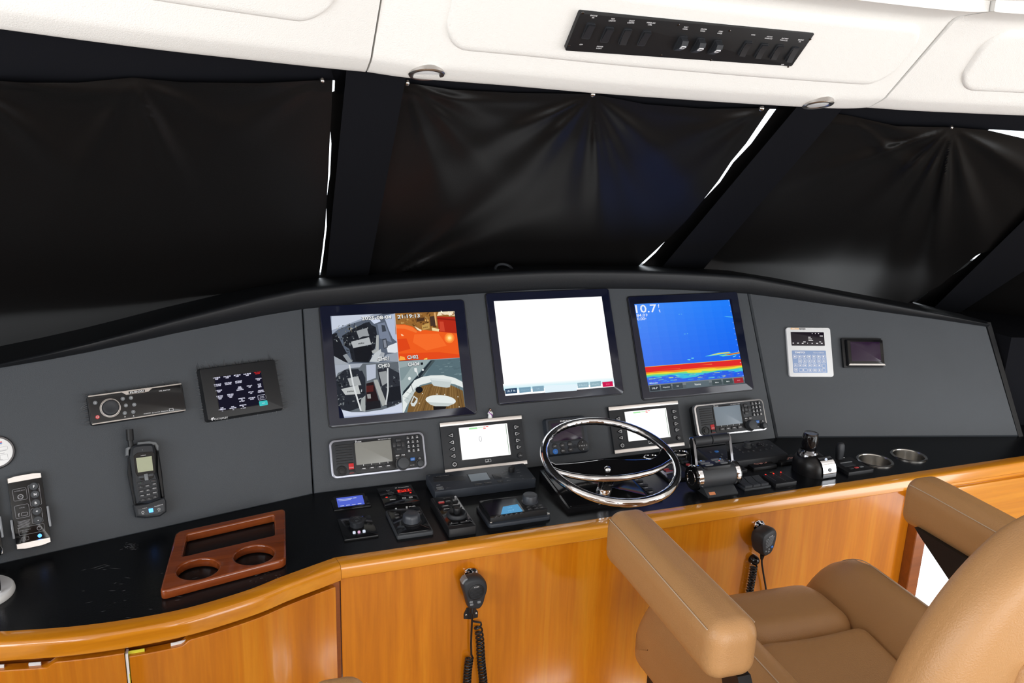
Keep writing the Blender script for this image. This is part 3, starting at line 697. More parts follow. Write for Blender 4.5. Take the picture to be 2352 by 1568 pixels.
# ---------------------------------------------------------------- octoplex touch panel
M = LW(-.1332, .2849); q = lambda x, y, n=21: lp(M, '1', x, y, n)
D = thing('touch_panel', 'black framed touch panel with a dark screen of white captions and a green button', 'touch panel', M)
b = K(); b.rbox(0, 0, 0, 20, 181, 123, 3, 1, taper=4); part('frame', b, 'blk', D)
c4 = [q(1590, 268), q(1968, 218), q(2022, 490), q(1632, 552)]
cx = sum(p[0] for p in c4)/4; cy = sum(p[1] for p in c4)/4; W_, H_ = 112, 82
b = K(); b.frame_(cx, cy, 20, 20.8, W_+3, H_+3, 1.5, 1); part('screen_rim', b, 'blk_gloss', D)
b = K(); b.rbox(cx, cy, 19.5, 20.4, W_, H_, 1, 0); part('screen', b, 'scr_navy', D)
b = K()
caps = [("FWD BILGE|PUMP", 1626, 290), ("FWD BILGE|PUMP", 1705, 280), ("AFT BILGE|PUMP", 1780, 270), ("FUEL TRANS|PUMP", 1856, 261), ("FWD BILGE|HI WATER", 1634, 340), ("FWD BILGE|HI WATER", 1713, 328), ("AFT BILGE|HI WATER", 1790, 316),
        ("ENG ROOM|TEMP", 1643, 385), ("FIRE|SYSTEM|DISCHARGE", 1800, 365), ("FWD A/C|OFF", 1873, 350), ("WATER|TANK|EMPTY", 1948, 343), ("STBD ENG|COOLANT|TEMP", 1730, 420), ("PORT ENG|COOLANT|TEMP", 1650, 433), ("AFT A/C|OFF", 1884, 396), ("HOLDING|TANK FULL", 1958, 385),
        ("GENERATOR|#1|HI TEMP", 1815, 450), ("GENERATOR|#2|HI TEMP", 1825, 500), ("AFT BILGE|ALARM", 1890, 440), ("PORT|GENERATOR|ON", 1668, 522), ("STBD|GENERATOR|ON", 1748, 512), ("WASHDOWN|PUMP", 1940, 296)]
for s_, x, y in caps:
    x, y = q(x, y); L = s_.split('|')
    for i, l in enumerate(L): b.text(l, x, y+((len(L)-1)/2-i)*3.4, 20.6, 2.4, min(18, 1.85*len(l)), bold=.05)
part('caption', b, 'scr_text', D)
b = K()
for l, dy in (('FUEL TRANS', 1.7), ('NO FLOW', -1.7)): x, y = q(1932, 249); b.text(l, x, y+dy, 20.6, 2.1, 16 if dy > 0 else 11, bold=.03)
part('caption', b, 'scr_red', D)
b = K(); x, y = q(1966, 431); b.frame_(x, y, 20.4, 20.7, 20, 12.5, .7, 2.5); b.text('ALARM', x, y+1.8, 20.6, 2, 10); b.text('HISTORY', x, y-1.8, 20.6, 2, 12); part('caption', b, 'scr_text', D)
b = K(); x, y = q(1977, 475); b.rbox(x, y, 20.2, 20.9, 20.5, 12, 2, .2); part('green_button', b, 'scr_teal', D)
b = K(); b.text('ACK', x, y, 21, 2.5); part('caption', b, 'scr_text', D)
b = K(); x, y = q(1610, 596); b.text('OCTOPLEX', x, y-.5, 20.4, 4, 31, al='L')
for dx, dy, r in ((-4, 3, 2), (-1, 3.6, 1.8), (-6, 1, 1.3), (-3, .4, 1.3), (.5, .8, 1.2), (-4.5, -1.6, 1)): b.disc(x+dx-1, y+dy, 20.3, r, r*.8, 10)
part('lettering', b, 'print', D)
# ---------------------------------------------------------------- satellite phone and cradle
M = LW(-.373, .105); q = lambda x, y, n=30: lp(M, '1', x, y, n)
C_ = thing('phone_cradle', 'black docking cradle with grey clips fixed under the stereo', 'phone cradle', M)
b = K(); b.prism([q(960, 1000, 4), q(985, 790, 4), q(1180, 780, 4), q(1215, 1000, 4), q(1240, 1240, 4), q(1020, 1270, 4)], 0, 9, 2); part('back_plate', b, 'blk', C_)
b = K(); b.prism([q(1005, 1240, 28), q(1090, 1228, 28), q(1235, 1180, 28), q(1248, 1210, 28), q(1250, 1290, 28), q(1200, 1325, 28), q(1100, 1337, 28), q(1025, 1328, 28)], 0, 30, 3); part('dock', b, 'blk_soft', C_)
b = K(); b.prism([q(1035, 1272, 30), q(1228, 1232, 30), q(1232, 1280, 30), q(1180, 1305, 30), q(1100, 1315, 30), q(1040, 1310, 30)], 29.5, 30.6, .3); part('dock_label', b, 'dgrey', C_)
b = K(); x, y = q(1133, 1280, 31); b.rbox(x, y, 30.4, 31.4, 9, 9, 1.5, .3); part('led', b, 'led_blue', C_, label='blue lit bluetooth key')
b = K()
x, y = q(1192, 1242, 31); b.text('PotsDOCK', x, y, 30.8, 2.3, 18, rot=.06); x, y = q(1085, 1262, 31); b.text('iridium', x, y, 30.8, 1.6, 9)
for px, py in ((1072, 1295), (1193, 1270)): x, y = q(px, py, 31); b.torus(2.4, .4, 10, 4, (x, y, 30.9)); b.text('Power' if px < 1100 else 'Phone', x, y-4.4, 30.8, 1.2, 5)
part('lettering', b, 'print', C_)
b = K(); b.prism([q(945, 870, 24), q(948, 812, 24), q(975, 797, 24), q(990, 800, 24), q(968, 830, 24), q(968, 868, 24)], 4, 26, 1.5); part('clip', b, 'mgrey', C_); b = K(); b.prism([q(1035, 768, 24), q(1120, 760, 24), q(1170, 766, 24), q(1192, 795, 24), q(1190, 830, 24), q(1178, 828, 24), q(1160, 790, 24), q(1030, 800, 24)], 4, 24, 1.5)
part('clip', b, 'mgrey', C_)
b = K(); b.prism([q(965, 880, 20), q(978, 880, 20), q(990, 1000, 20), q(1020, 1130, 20), q(1025, 1240, 20), q(1010, 1240, 20), q(962, 1010, 20)], 4, 20, 2); part('side_rail', b, 'blk', C_); b = K(); b.prism([q(1178, 830, 20), q(1192, 850, 20), q(1222, 1050, 20), q(1235, 1180, 20), q(1212, 1190, 20), q(1180, 1000, 20)], 4, 20, 2); part('side_rail', b, 'blk', C_)
Mp = M @ Matrix.Translation((0, 0, .0095)); q = lambda x, y, n=28: lp(Mp, '1', x, y, n)
D = thing('satellite_phone', 'black satellite handset with stub antenna standing in its cradle', 'phone', Mp)
b = K(); b.prism([q(1030, 1228), q(1010, 1130), q(995, 1000), q(978, 880), q(985, 805), q(1010, 790), q(1080, 780), q(1140, 778), q(1160, 795), q(1165, 850), q(1172, 980), q(1195, 1060), q(1208, 1190), q(1120, 1225)], 0, 28, 5); part('body', b, 'blk_soft', D)
ax = [q(985, 805, 14), q(978, 755, 14), q(972, 672, 14)]
b = K(); b.tube([(*ax[0], 13), (*ax[1], 13), (*ax[1], 13), (*ax[2], 13)], lambda t: 6.0 if t < .5 else 8.0, 16); part('antenna', b, 'blk', D)
b = K(); b.prism([q(1003, 870, 29), q(1030, 848, 29), q(1140, 838, 29), q(1160, 850, 29), q(1168, 985, 29), q(1150, 1035, 29), q(1095, 1060, 29), q(1050, 1045, 29), q(1018, 1000, 29)], 27.5, 29, .6); part('bezel', b, 'blk_gloss', D)
b = K(); b.prism([q(1020, 888, 29), q(1138, 872, 29), q(1150, 980, 29), q(1035, 996, 29)], 28.8, 29.4, .1); part('screen', b, 'lcd_green', D)
b = K(); x, y = q(1075, 866, 29); b.text('iridium', x, y, 29.2, 2, 10); b.text('I', *q(1068, 826, 28.5), 28.2, 2); part('lettering', b, 'print', D)
def pkey(x, y, w, h, m, t=None, tm='print'):
    b = K(); x, y = q(x, y, 30); b.rbox(x, y, 27.5, 30, w, h, 1.6, .6); k_ = part('key', b, m, D)
    if t: b = K(); b.text(t, x, y, 30.2, 1.9); part('lettering', b, tm, k_)
for x, y in ((1060, 1028), (1133, 1013)): pkey(x, y, 11, 5.5, 'dgrey')
pkey(1098, 1030, 8, 15, 'mgrey'); pkey(1053, 1072, 11, 5, 'key', '-', 'led_green'); pkey(1150, 1056, 11, 5, 'key', '-', 'print_red')
for r_ in range(4):
    for c_ in range(3):
        pkey(1057+r_*5.2+c_*(50-1.5*r_)*1.0, 1104+r_*32.5-c_*9.5-(4 if c_ == 2 else 0), 10.5, 6.2, 'key', ('1', '2ABC', '3DEF', '4GHI', '5JKL', '6MNO', '7PQR', '8TUV', '9WXY', '*', '0', '#')[r_*3+c_])
# ---------------------------------------------------------------- round gauge plate at the left
M = LW(-.651, .2293)
D = thing('round_placard', 'round white placard in a chrome ring at the left end of the dash', 'placard', M)
b = K(); b.lathe([(35, 0), (35, 4), (33.5, 6), (31, 6), (30, 4.5)], n=48, cap1=False); part('ring', b, 'chrome_dark', D)
b = K(); b.cyl(0, 0, 0, 4.6, 30.5, 48, .2); part('face', b, 'white', D)
b = K()
for y, w, s_ in ((14, 16, ''), (1, 30, ''), (-4, 22, ''), (-17, 14, '')): b.rbox(4, y, 4.6, 4.8, w, .9, .2, 0)
b.frame_(13, -13, 4.6, 4.8, 14, 12, .4, 1); b.frame_(10, 6, 4.6, 4.8, 24, 7, .4, 2); part('lettering', b, 'print_dim', D)
b = K(); b.rbox(8, 20, 4.6, 4.85, 10, 2, .2, 0); part('lettering', b, 'print_red', D); b = K(); b.rbox(8, 17.5, 4.6, 4.85, 10, 2, .2, 0); part('lettering', b, 'bluekey', D)
# ---------------------------------------------------------------- engine emergency panels (two)
M = LW(-.607, .0962); q = lambda x, y, n=17: lp(M, 'k', x, y, n)
D = thing('emergency_control_unit', 'slim black engine control unit with F N R buttons and aluminium ends', 'control unit', M, 'engine control units')
b = K(); b.rbox(0, 0, 0, 14, 63, 150, 2, 1.5); part('body', b, 'blk', D)
b = K(); b.prism([(-31, 63), (31, 63), (31, 74), (15, 76.5), (-15, 76.5), (-31, 74)], 8, 17.5, 1); part('end_cap', b, 'alu', D)
b = K(); b.prism([(-31, -63), (31, -63), (31, -74), (15, -77), (-15, -77), (-31, -74)], 8, 17.5, 1); part('end_cap', b, 'alu', D)
b = K(); b.rbox(0, 0, 13, 16.5, 62, 126.5, 1, .4); part('face_plate', b, 'blk_gloss', D)
for s_, x, y in (('F', 277, 487), ('N', 287, 552), ('R', 294, 622), ('+', 302, 690), ('-', 312, 762)):
    b = K(); x, y = q(x, y); b.lathe([(8.4, 16), (8.4, 18.4), (7.2, 19.4), (.01, 18.8)], x, y, 24); k_ = part('button', b, 'dgrey', D); b = K(); b.text(s_, x, y, 19.7, 5, bold=.03); part('lettering', b, 'print', k_)
b = K()
for x, y, w, h in ((285, 556, 21, 45), (303, 726, 20, 32), (163, 552, 25, 25), (182, 690, 26, 27), (260, 840, 47, 16)): x, y = q(x, y); b.frame_(x, y, 16.3, 16.8, w, h, .5, 3)
x, y = q(168, 572); b.torus(4.6, 1, 20, 5, (x, y, 16.9)); b.text('M', x, y, 16.9, 3); x, y = q(162, 522); b.text('INTERLOCK', x, y, 16.8, 2, 19)
x, y = q(180, 660); b.text('LOCAL', x, y, 16.8, 2, 10); x, y = q(187, 715); b.frame_(x+3, y, 16.3, 16.8, 12, 7, .7, 2); b.text('f', x-7, y, 16.8, 8)
x, y = q(208, 850); b.text('EMERGENCY', x, y+1.6, 16.8, 2, 20); b.text('PANEL', x, y-1.8, 16.8, 2, 11)
x, y = q(322, 828); b.torus(4, .6, 20, 5, (x, y, 17)); b.rbox(x, y+3.5, 16.4, 17.3, 1, 4, .3, 0)
for i in range(7): x, y = q(195, 768+i*9); b.rbox(x, y, 16.3, 16.7, 23-i % 3*2, .7, .1, 0)
for x, y in ((190, 918), (222, 912)): x, y = q(x, y); b.frame_(x, y, 16.3, 16.8, 6.5, 7, .5, .6)
for s_, x, y in (('GEAR', 320, 515), ('SPEED', 346, 720)): x, y = q(x, y); b.text(s_, x, y, 16.8, 1.5, 8, rot=pi/2)
part('lettering', b, 'print_dim', D)
b = K(); x, y = q(325, 890); b.lathe([(4, 16), (3.8, 17.4), (2, 18.6), (.01, 19)], x, y, 16); part('led', b, 'led_blue', D)
b = K(); b.box(-36, -31.5, -52, -12, 0, 21, 1); part('holder', b, 'clearplastic', D, label='clear plastic holder'); b = K(); b.box(31.5, 36, -42, 2, 0, 21, 1); part('holder', b, 'clearplastic', D, label='clear plastic holder')
d2 = twin(D, None, M @ Matrix.Translation((-.0865, -.002, 0)))
d2['label'] = 'second engine control unit cut off at the left end of the dash'
# ---------------------------------------------------------------- blue canister on its white base
M = CT(-.453, 1.652); D = thing('blue_canister', 'glossy blue canister with chrome posts on a round white base', 'canister', M)
b = K(); b.lathe([(62, 0), (63, 3), (62, 9), (59, 12), (.01, 12)], n=56); part('base', b, 'white', D)
b = K(); b.lathe([(34, 12), (34, 72), (.01, 72)], n=40); part('cylinder', b, 'bluecan', D)
b = K()
for a in (-25, 65, 155, 245): b = K(); b.cyl(45*cos(radians(a)), 45*sin(radians(a)), 11, 84, 4.2, 14, .6); part('post', b, 'chrome', D)
b = K(); b.torus(45, 4.5, 48, 10, (0, 0, 86)); b.cyl(0, 0, 70, 84, 36, 40, 2); part('top_ring', b, 'blk_gloss', D)
b = K(); b.lathe([(5, 84), (5, 92), (3, 95), (.01, 95.5)], 45*cos(radians(-25)), 45*sin(radians(-25)), 14); part('post_cap', b, 'white', D)
b = K(); b.tube(bez([(30, -120, 8), (10, -105, 9), (-30, -110, 8), (-80, -130, 8)], 6), 7, 8); 
solo('cable', b, 'rubber', 'short black cable lying on the worktop before the blue canister', 'cable', M)

# ---------------------------------------------------------------- three monitors
def monitor(u, v, w, h, label):
    M = CEN(u, v); D = thing('monitor', label, 'monitor', M, 'dash monitors')
    b = K(); b.rbox(0, 0, -2, 3, w+5, h+5, 10, 2); part('gasket', b, 'blk', D)
    b = K(); b.rbox(0, 0, 0, 6, w, h, 8, 1.2); part('bezel', b, 'glass_bezel', D)
    return M, D
SW, SH = 338, 270.4
Mm, Dm = monitor(.464, .3213, 395, 319.5, 'left dash monitor showing four camera pictures')
sx, sy = -2.2, -4.1
pm = lambda P: [lp(Mm, 'm', x, y, 6.2) for x, y in P]
pic = K(); lay = [6.25]
def pg(c, *P):
    pts = []
    for x, y in P:
        a, d = lp(Mm, 'm', x, y, 6.2); pts.append((max(sx-SW/2, min(sx+SW/2, a)), max(sy-SH/2, min(sy+SH/2, d))))
    lay[0] += .0012; pic.flat(pts, lay[0], srgb(*c))
def pt(s_, x, y, size, w, c, rot=0.):
    lay[0] += .0012; a, d = lp(Mm, 'm', x, y, 6.2); pic.text(s_, a, d, lay[0], size, w, rot=rot, col=srgb(*c), bold=.02)
rn = random.Random(11)
def clutter(n, poly_box, cols, smin, smax):
    x0, x1, y0, y1 = poly_box
    for _ in range(n):
        x, y = rn.uniform(x0, x1), rn.uniform(y0, y1); a = rn.uniform(0, pi); s1_, s2_ = rn.uniform(smin, smax), rn.uniform(smin*.4, smax*.5); c = rn.choice(cols); k = rn.uniform(.8, 1.15)
        pg([min(255, v*k) for v in c], *[(x+s1_*cos(a+t)*f+s2_*sin(a+t)*g, y+s1_*sin(a+t)*f-s2_*cos(a+t)*g) for t, f, g in ((0, 1, 1), (0, 1, -1), (0, -1, -1), (0, -1, 1))])
G_ = [(30, 34, 40), (45, 50, 56), (80, 86, 92), (130, 135, 138), (165, 170, 172), (20, 22, 28)]
pg((88, 97, 112), (148, 185), (955, 160), (1000, 755), (190, 800))
pg((150, 160, 178), (140, 180), (800, 155), (640, 220), (420, 290), (250, 360), (160, 420)); pg((196, 204, 220), (170, 185), (700, 165), (520, 235), (300, 320), (165, 370))
pg((205, 214, 235), (640, 230), (760, 200), (780, 260), (700, 290)); pg((176, 188, 212), (820, 190), (955, 162), (990, 520), (930, 470), (880, 360))
pg((118, 128, 148), (740, 290), (830, 270), (880, 400), (920, 520), (770, 470)); pg((60, 66, 76), (790, 300), (835, 310), (850, 380), (800, 390))
pg((32, 35, 42), (300, 440), (440, 350), (600, 270), (720, 330), (745, 480), (690, 640), (640, 770), (430, 765), (390, 600), (330, 560))
pg((28, 30, 37), (162, 420), (230, 400), (330, 600), (420, 760), (300, 770), (185, 700))
clutter(70, (340, 720, 290, 700), G_, 5, 20); clutter(25, (170, 420, 400, 760), G_, 5, 18); clutter(16, (240, 480, 310, 400), [(190, 190, 180), (60, 60, 60), (120, 115, 100)], 4, 14)
pg((24, 26, 32), (440, 585), (660, 560), (690, 620), (620, 760), (470, 750)); pg((36, 40, 48), (560, 285), (640, 265), (690, 340), (640, 350), (600, 300))
pg((150, 154, 158), (478, 378), (608, 340), (638, 440), (560, 445), (512, 470)); pg((176, 180, 183), (412, 512), (636, 455), (664, 545), (440, 590))
pg((168, 172, 172), (728, 430), (756, 430), (756, 620), (730, 655), (680, 655), (668, 625), (716, 605)); pg((190, 196, 200), (640, 760), (700, 660), (780, 600), (800, 700), (760, 765))
pg((222, 226, 232), (852, 572), (985, 520), (992, 650), (868, 645)); pg((150, 158, 170), (770, 750), (860, 668), (1000, 640), (1003, 755)); pg((165, 170, 176), (790, 640), (830, 650), (820, 700), (760, 690))
pg((60, 64, 72), (800, 480), (850, 470), (870, 580), (820, 600)); pg((128, 134, 146), (812, 492), (842, 484), (858, 575), (826, 588)); pg((140, 146, 152), (310, 680), (360, 660), (430, 760), (380, 775)); pg((160, 166, 174), (190, 690), (330, 760), (400, 790), (190, 800))
pt('mtu', 538, 528, 5, 15, (20, 22, 30), .12)
# channel 2
pg((150, 102, 48), (955, 160), (1712, 132), (1745, 420), (965, 420)); clutter(80, (975, 1480, 160, 340), [(110, 72, 34), (180, 130, 66), (70, 46, 24), (205, 160, 95), (140, 96, 46)], 6, 24)
pg((190, 150, 82), (1290, 308), (1385, 275), (1390, 345), (1300, 372)); pg((120, 80, 40), (1210, 215), (1330, 200), (1330, 260), (1220, 275)); pg((70, 46, 30), (1225, 225), (1320, 212), (1318, 250), (1230, 262)); pg((70, 50, 40), (1388, 200), (1450, 190), (1470, 310), (1400, 320))
pg((222, 170, 110), (1440, 150), (1462, 148), (1480, 310), (1464, 312)); pg((240, 225, 190), (1500, 140), (1712, 132), (1716, 190), (1600, 175), (1480, 190)); clutter(14, (1480, 1710, 140, 185), [(170, 120, 70), (250, 235, 210), (110, 60, 40)], 5, 18)
pg((178, 42, 24), (1478, 196), (1715, 205), (1742, 405), (1505, 390)); pg((140, 30, 18), (1480, 215), (1716, 232), (1718, 250), (1482, 232)); pg((205, 70, 45), (1510, 260), (1560, 262), (1580, 385), (1520, 380))
pg((238, 92, 30), (965, 298), (1080, 298), (1180, 325), (1240, 378), (1330, 366), (1500, 385), (1745, 408), (1772, 712), (1003, 748))
pg((244, 118, 52), (966, 305), (1075, 305), (1170, 330), (1236, 384), (1220, 400), (1080, 350), (968, 345)); pg((222, 70, 24), (985, 480), (1100, 470), (1150, 600), (1000, 640)); pg((246, 108, 42), (1200, 420), (1500, 410), (1600, 560), (1350, 620), (1180, 520)); pg((228, 74, 26), (1000, 660), (1500, 640), (1772, 670), (1772, 712), (1003, 748))
pg((248, 226, 190), (1200, 318), (1240, 340), (1290, 366), (1280, 385), (1235, 362)); pg((236, 214, 160), (1415, 335), (1510, 355), (1500, 385), (1420, 372)); pg((250, 170, 70), (1020, 690), (1075, 700), (1090, 738), (1005, 745)); pg((250, 200, 90), (1320, 722), (1360, 712), (1358, 732), (1315, 735))
for r_, c in ((62, (250, 130, 52)), (46, (253, 160, 70)), (32, (255, 196, 100)), (18, (255, 232, 160))): pg(c, *[(1635+r_*cos(a*pi/8), 465+r_*1.05*sin(a*pi/8)) for a in range(16)])
pg((255, 200, 150), (1030, 415), (1050, 418), (1070, 440), (1040, 440)); pt('mtu', 1335, 330, 4, 12, (60, 40, 20), .15)
# channel 3
pg((96, 103, 110), (190, 800), (1005, 757), (1056, 1402), (243, 1475)); pg((165, 172, 184), (192, 798), (560, 780), (520, 830), (380, 840), (250, 900), (200, 960)); pg((180, 188, 204), (600, 800), (720, 790), (720, 960), (610, 1000))
pg((38, 42, 50), (210, 960), (330, 860), (500, 850), (590, 960), (600, 1300), (380, 1380), (240, 1330)); pg((44, 47, 55), (740, 850), (880, 830), (1010, 900), (1040, 1260), (860, 1330), (780, 1100))
clutter(90, (215, 560, 870, 1350), G_, 5, 20); clutter(70, (760, 1030, 840, 1320), G_, 5, 20)
pg((40, 44, 54), (460, 885), (550, 870), (590, 960), (560, 1010), (500, 930)); pg((168, 172, 174), (368, 968), (500, 938), (540, 1050), (400, 1062)); pg((188, 192, 192), (290, 1100), (500, 1050), (530, 1160), (340, 1172)); pg((150, 154, 156), (756, 890), (850, 875), (880, 1010), (800, 1060))
pg((36, 24, 28), (600, 1030), (690, 1010), (780, 1320), (600, 1360)); pg((80, 34, 34), (600, 1060), (690, 1050), (690, 1130), (600, 1140)); pg((150, 150, 150), (610, 1165), (655, 1160), (660, 1215), (618, 1218)); pg((30, 30, 36), (600, 1260), (770, 1240), (785, 1330), (590, 1365))
pg((160, 165, 165), (540, 1220), (590, 1180), (590, 1380), (520, 1370)); pg((165, 168, 166), (690, 985), (740, 980), (860, 1290), (800, 1310), (760, 1200)); pg((28, 31, 38), (880, 1080), (1020, 1060), (1040, 1230), (870, 1260))
pg((214, 218, 220), (382, 800), (400, 798), (450, 1050), (545, 1370), (525, 1370), (432, 1060)); pg((206, 210, 212), (858, 840), (876, 838), (880, 1120), (850, 1300), (838, 1290), (862, 1110))
pg((205, 212, 230), (270, 1350), (420, 1385), (600, 1385), (800, 1355), (950, 1310), (1045, 1265), (1056, 1402), (320, 1465)); pg((170, 180, 205), (330, 1440), (1056, 1385), (1056, 1402), (320, 1465)); pg((14, 18, 42), (225, 1300), (300, 1365), (330, 1465), (243, 1475)); pt('mtu', 405, 1125, 5, 16, (20, 22, 30), .02)
# channel 4
pg((105, 126, 132), (1005, 757), (1770, 712), (1832, 1338), (1056, 1402)); pg((150, 166, 168), (1008, 760), (1400, 735), (1100, 1080), (1040, 1180)); pg((128, 146, 150), (1010, 840), (1180, 800), (1060, 980), (1022, 1000)); pg((34, 44, 52), (1400, 745), (1440, 740), (1290, 960), (1110, 1130), (1050, 1180), (1060, 1130), (1240, 930))
pg((88, 110, 118), (1440, 742), (1770, 714), (1800, 990), (1560, 925), (1330, 940)); 
for i in range(22): x = rn.uniform(1440, 1760); y = rn.uniform(740, 930); pg(rn.choice([(120, 142, 148), (80, 100, 108), (98, 120, 126)]), (x, y), (x+40, y-5), (x+44, y+3), (x+2, y+7))
pg((70, 84, 88), (1420, 745), (1460, 742), (1310, 930), (1270, 950)); pg((226, 232, 230), (1050, 1180), (1130, 1090), (1200, 990), (1290, 950), (1400, 930), (1560, 928), (1700, 960), (1800, 1010), (1815, 1080), (1700, 1040), (1540, 1010), (1400, 1015), (1270, 1050), (1180, 1150), (1110, 1300), (1070, 1400), (1056, 1400))
pg((190, 200, 200), (1070, 1240), (1180, 1110), (1230, 1060), (1250, 1080), (1180, 1180), (1120, 1290)); pg((120, 90, 50), (1110, 1400), (1130, 1290), (1200, 1140), (1290, 1060), (1430, 1030), (1640, 1045), (1800, 1120), (1830, 1335))
for i in range(17):
    x = 1190+i*38; pg(rn.choice([(96, 70, 38), (136, 104, 60), (150, 118, 72)]), (1330+i*26, 1050+abs(i-7)*2), (1336+i*26, 1050+abs(i-7)*2), (x+8, 1385-i*2.6), (x-3, 1386-i*2.6))
pg((196, 206, 206), (1395, 970), (1660, 990), (1640, 1075), (1600, 1082), (1440, 1060), (1415, 1030)); pg((214, 222, 222), (1405, 962), (1655, 985), (1648, 1010), (1410, 990))
pg((228, 234, 232), *[(1525+188*cos(a*pi/12), 1240+66*sin(a*pi/12)+.06*188*cos(a*pi/12)) for a in range(24)]); pg((196, 204, 202), (1360, 1260), (1690, 1280), (1620, 1312), (1480, 1318), (1400, 1295)); pg((26, 24, 26), (1430, 1312), (1600, 1312), (1585, 1352), (1440, 1362))
pg((212, 218, 216), (1150, 1275), (1190, 1180), (1240, 1215), (1235, 1260), (1200, 1315), (1165, 1310)); pg((110, 84, 50), (1165, 1270), (1195, 1200), (1225, 1225), (1190, 1275)); pg((20, 22, 28), *[(1258+46*cos(a*pi/8), 1108+40*sin(a*pi/8)) for a in range(16)]); pg((230, 236, 236), *[(1138+18*cos(a*pi/6), 968+20*sin(a*pi/6)) for a in range(12)]); pg((236, 240, 240), *[(1305+12*cos(a*pi/6), 862+12*sin(a*pi/6)) for a in range(12)]); pg((24, 28, 34), (1275, 770), (1305, 768), (1308, 795), (1278, 800))
pg((226, 230, 230), (1196, 840), (1226, 836), (1250, 950), (1222, 890), (1200, 880))
for x, y in ((1300, 1155), (1480, 1162), (1575, 1168), (1740, 1195), (1260, 1275), (1755, 1320)): pg((230, 225, 210), *[(x+7*cos(a*pi/4), y+7*sin(a*pi/4)) for a in range(8)])
for a_, b_ in (((1055, 1190), (1130, 1225)), ((1075, 1125), (1160, 1165)), ((1150, 1020), (1180, 1130))): pg((60, 70, 72), a_, (a_[0]+6, a_[1]), (b_[0]+6, b_[1]), b_)
pg((190, 196, 205), (953, 160), (958, 160), (1006, 757), (1058, 1400), (1052, 1402), (1000, 757)); pg((150, 158, 168), (190, 797), (1005, 754), (1770, 709), (1770, 714), (1005, 760), (190, 803))
for s_, x, y, w in (('2025-08-04', 730, 213, 80), ('21:19:13', 1128, 194, 62), ('CH01', 812, 722, 31), ('CH02', 1178, 701, 30), ('CH03', 820, 808, 31), ('CH04', 1188, 790, 31)):
    for dx in (-5, 5): pt(s_, x+dx, y+3, 9.5, w, (30, 34, 40), .01)
    pt(s_, x, y, 9.5, w, (238, 240, 240), .01)
base = K(); base.rbox(sx, sy, 5.5, 6.2, SW, SH, .5, 0); part('screen', base, 'scr_navy', Dm)
part('camera_picture', pic, 'picture', Dm, label='four camera views in a two by two grid')
# centre monitor: washed-out white chart
Mw, Dw = monitor(.9212, .3388, 386.5, 316, 'centre dash monitor washed out white with a row of keys below')
sx, sy = -2.8, -.7
b = K(); b.rbox(sx, sy, 5.5, 6.2, SW, SH, .5, 0); part('screen', b, 'scr_white', Dw)
b = K(); q = lambda x, y: lp(Mw, '3', x, y, 6.2)
def bar(b, q, quad, c, z, t=None, ts=5, tw=None, tc=(255, 255, 255)):
    P = [q(*p) for p in quad]; b.flat(P, z, srgb(*c))
    if t:
        cx = sum(p[0] for p in P)/4; cy = sum(p[1] for p in P)/4; b.text(t, cx, cy, z+.05, ts, tw, col=srgb(*tc))
bar(b, q, [(490, 800), (740, 790), (735, 838), (497, 855)], (228, 244, 252), 6.3)
for x0, x1, t, tc, c in ((195, 285, '10.7 ft', (220, 240, 255), (48, 74, 104)), (300, 388, 'Waypoints', (150, 185, 205), (120, 158, 180)), (400, 486, 'Info', (170, 200, 215), (132, 166, 186)), (738, 822, 'Menu', (200, 225, 235), (150, 182, 196)), (832, 914, 'Mark', (200, 225, 235), (146, 178, 190))):
    k = lambda x: (x-190)/(1018-190)*-68; bar(b, q, [(x0, 826+k(x0)), (x1, 826+k(x1)), (x1+3, 864+k(x1)), (x0+4, 866+k(x0))], c, 6.35, t, 6 if t == '10.7 ft' else 4, (x1-x0)*.28 if t != 'Info' else 9, tc)
bar(b, q, [(925, 775), (1002, 768), (1008, 806), (930, 812)], (205, 20, 80), 6.35, 'SOS', 4, 12, (245, 120, 150))
for i in range(8):
    t = i/8; bar(b, q, [(180+1*t*8, 790+6*i), (1008+t*8, 735+6*i), (1009+t*8, 741+6*i), (181+t*8, 796+6*i)], [int(255-v*t) for v in (70, 22, 10)], 6.28)
part('key_row', b, 'picture', Dw)
# right monitor: sonar
Ms, Ds = monitor(1.3688, .3128, 389, 312.5, 'right dash monitor showing a blue sonar picture with a red bottom band')
sx, sy = -1.1, -.5
b = K(); b.rbox(sx, sy, 5.5, 6.2, SW, SH, .5, 0); part('screen', b, 'scr_navy', Ds)
son = K(); z_ = [6.22]
def sp(c, *P):
    z_[0] += .0015; son.flat([(max(sx-SW/2, min(sx+SW/2, a)), max(sy-SH/2, min(sy+SH/2, d))) for a, d in [lp(Ms, 'n', x, y, 6.2) for x, y in P]], z_[0], srgb(*c))
def sb(u, v): return (lerp(lerp(162, 1480, u), lerp(370, 1700, u), v), lerp(lerp(230, 170, u), lerp(1450, 1325, u), v))
nx, ny = 10, 14
for i in range(nx):
    for j in range(ny):
        u, v = i/nx, j/ny; c = (lerp(74, 26, u) - 12*v, lerp(142, 122, u)-34*v, 250-14*v); k = .5
        P = [sb(u, v*.92), sb((i+1)/nx, v*.92), sb((i+1)/nx, (j+1)/ny*.92), sb(u, (j+1)/ny*.92)]
        son.flat([lp(Ms, 'n', x, y, 6.2) for x, y in P], 6.22, srgb(*c))
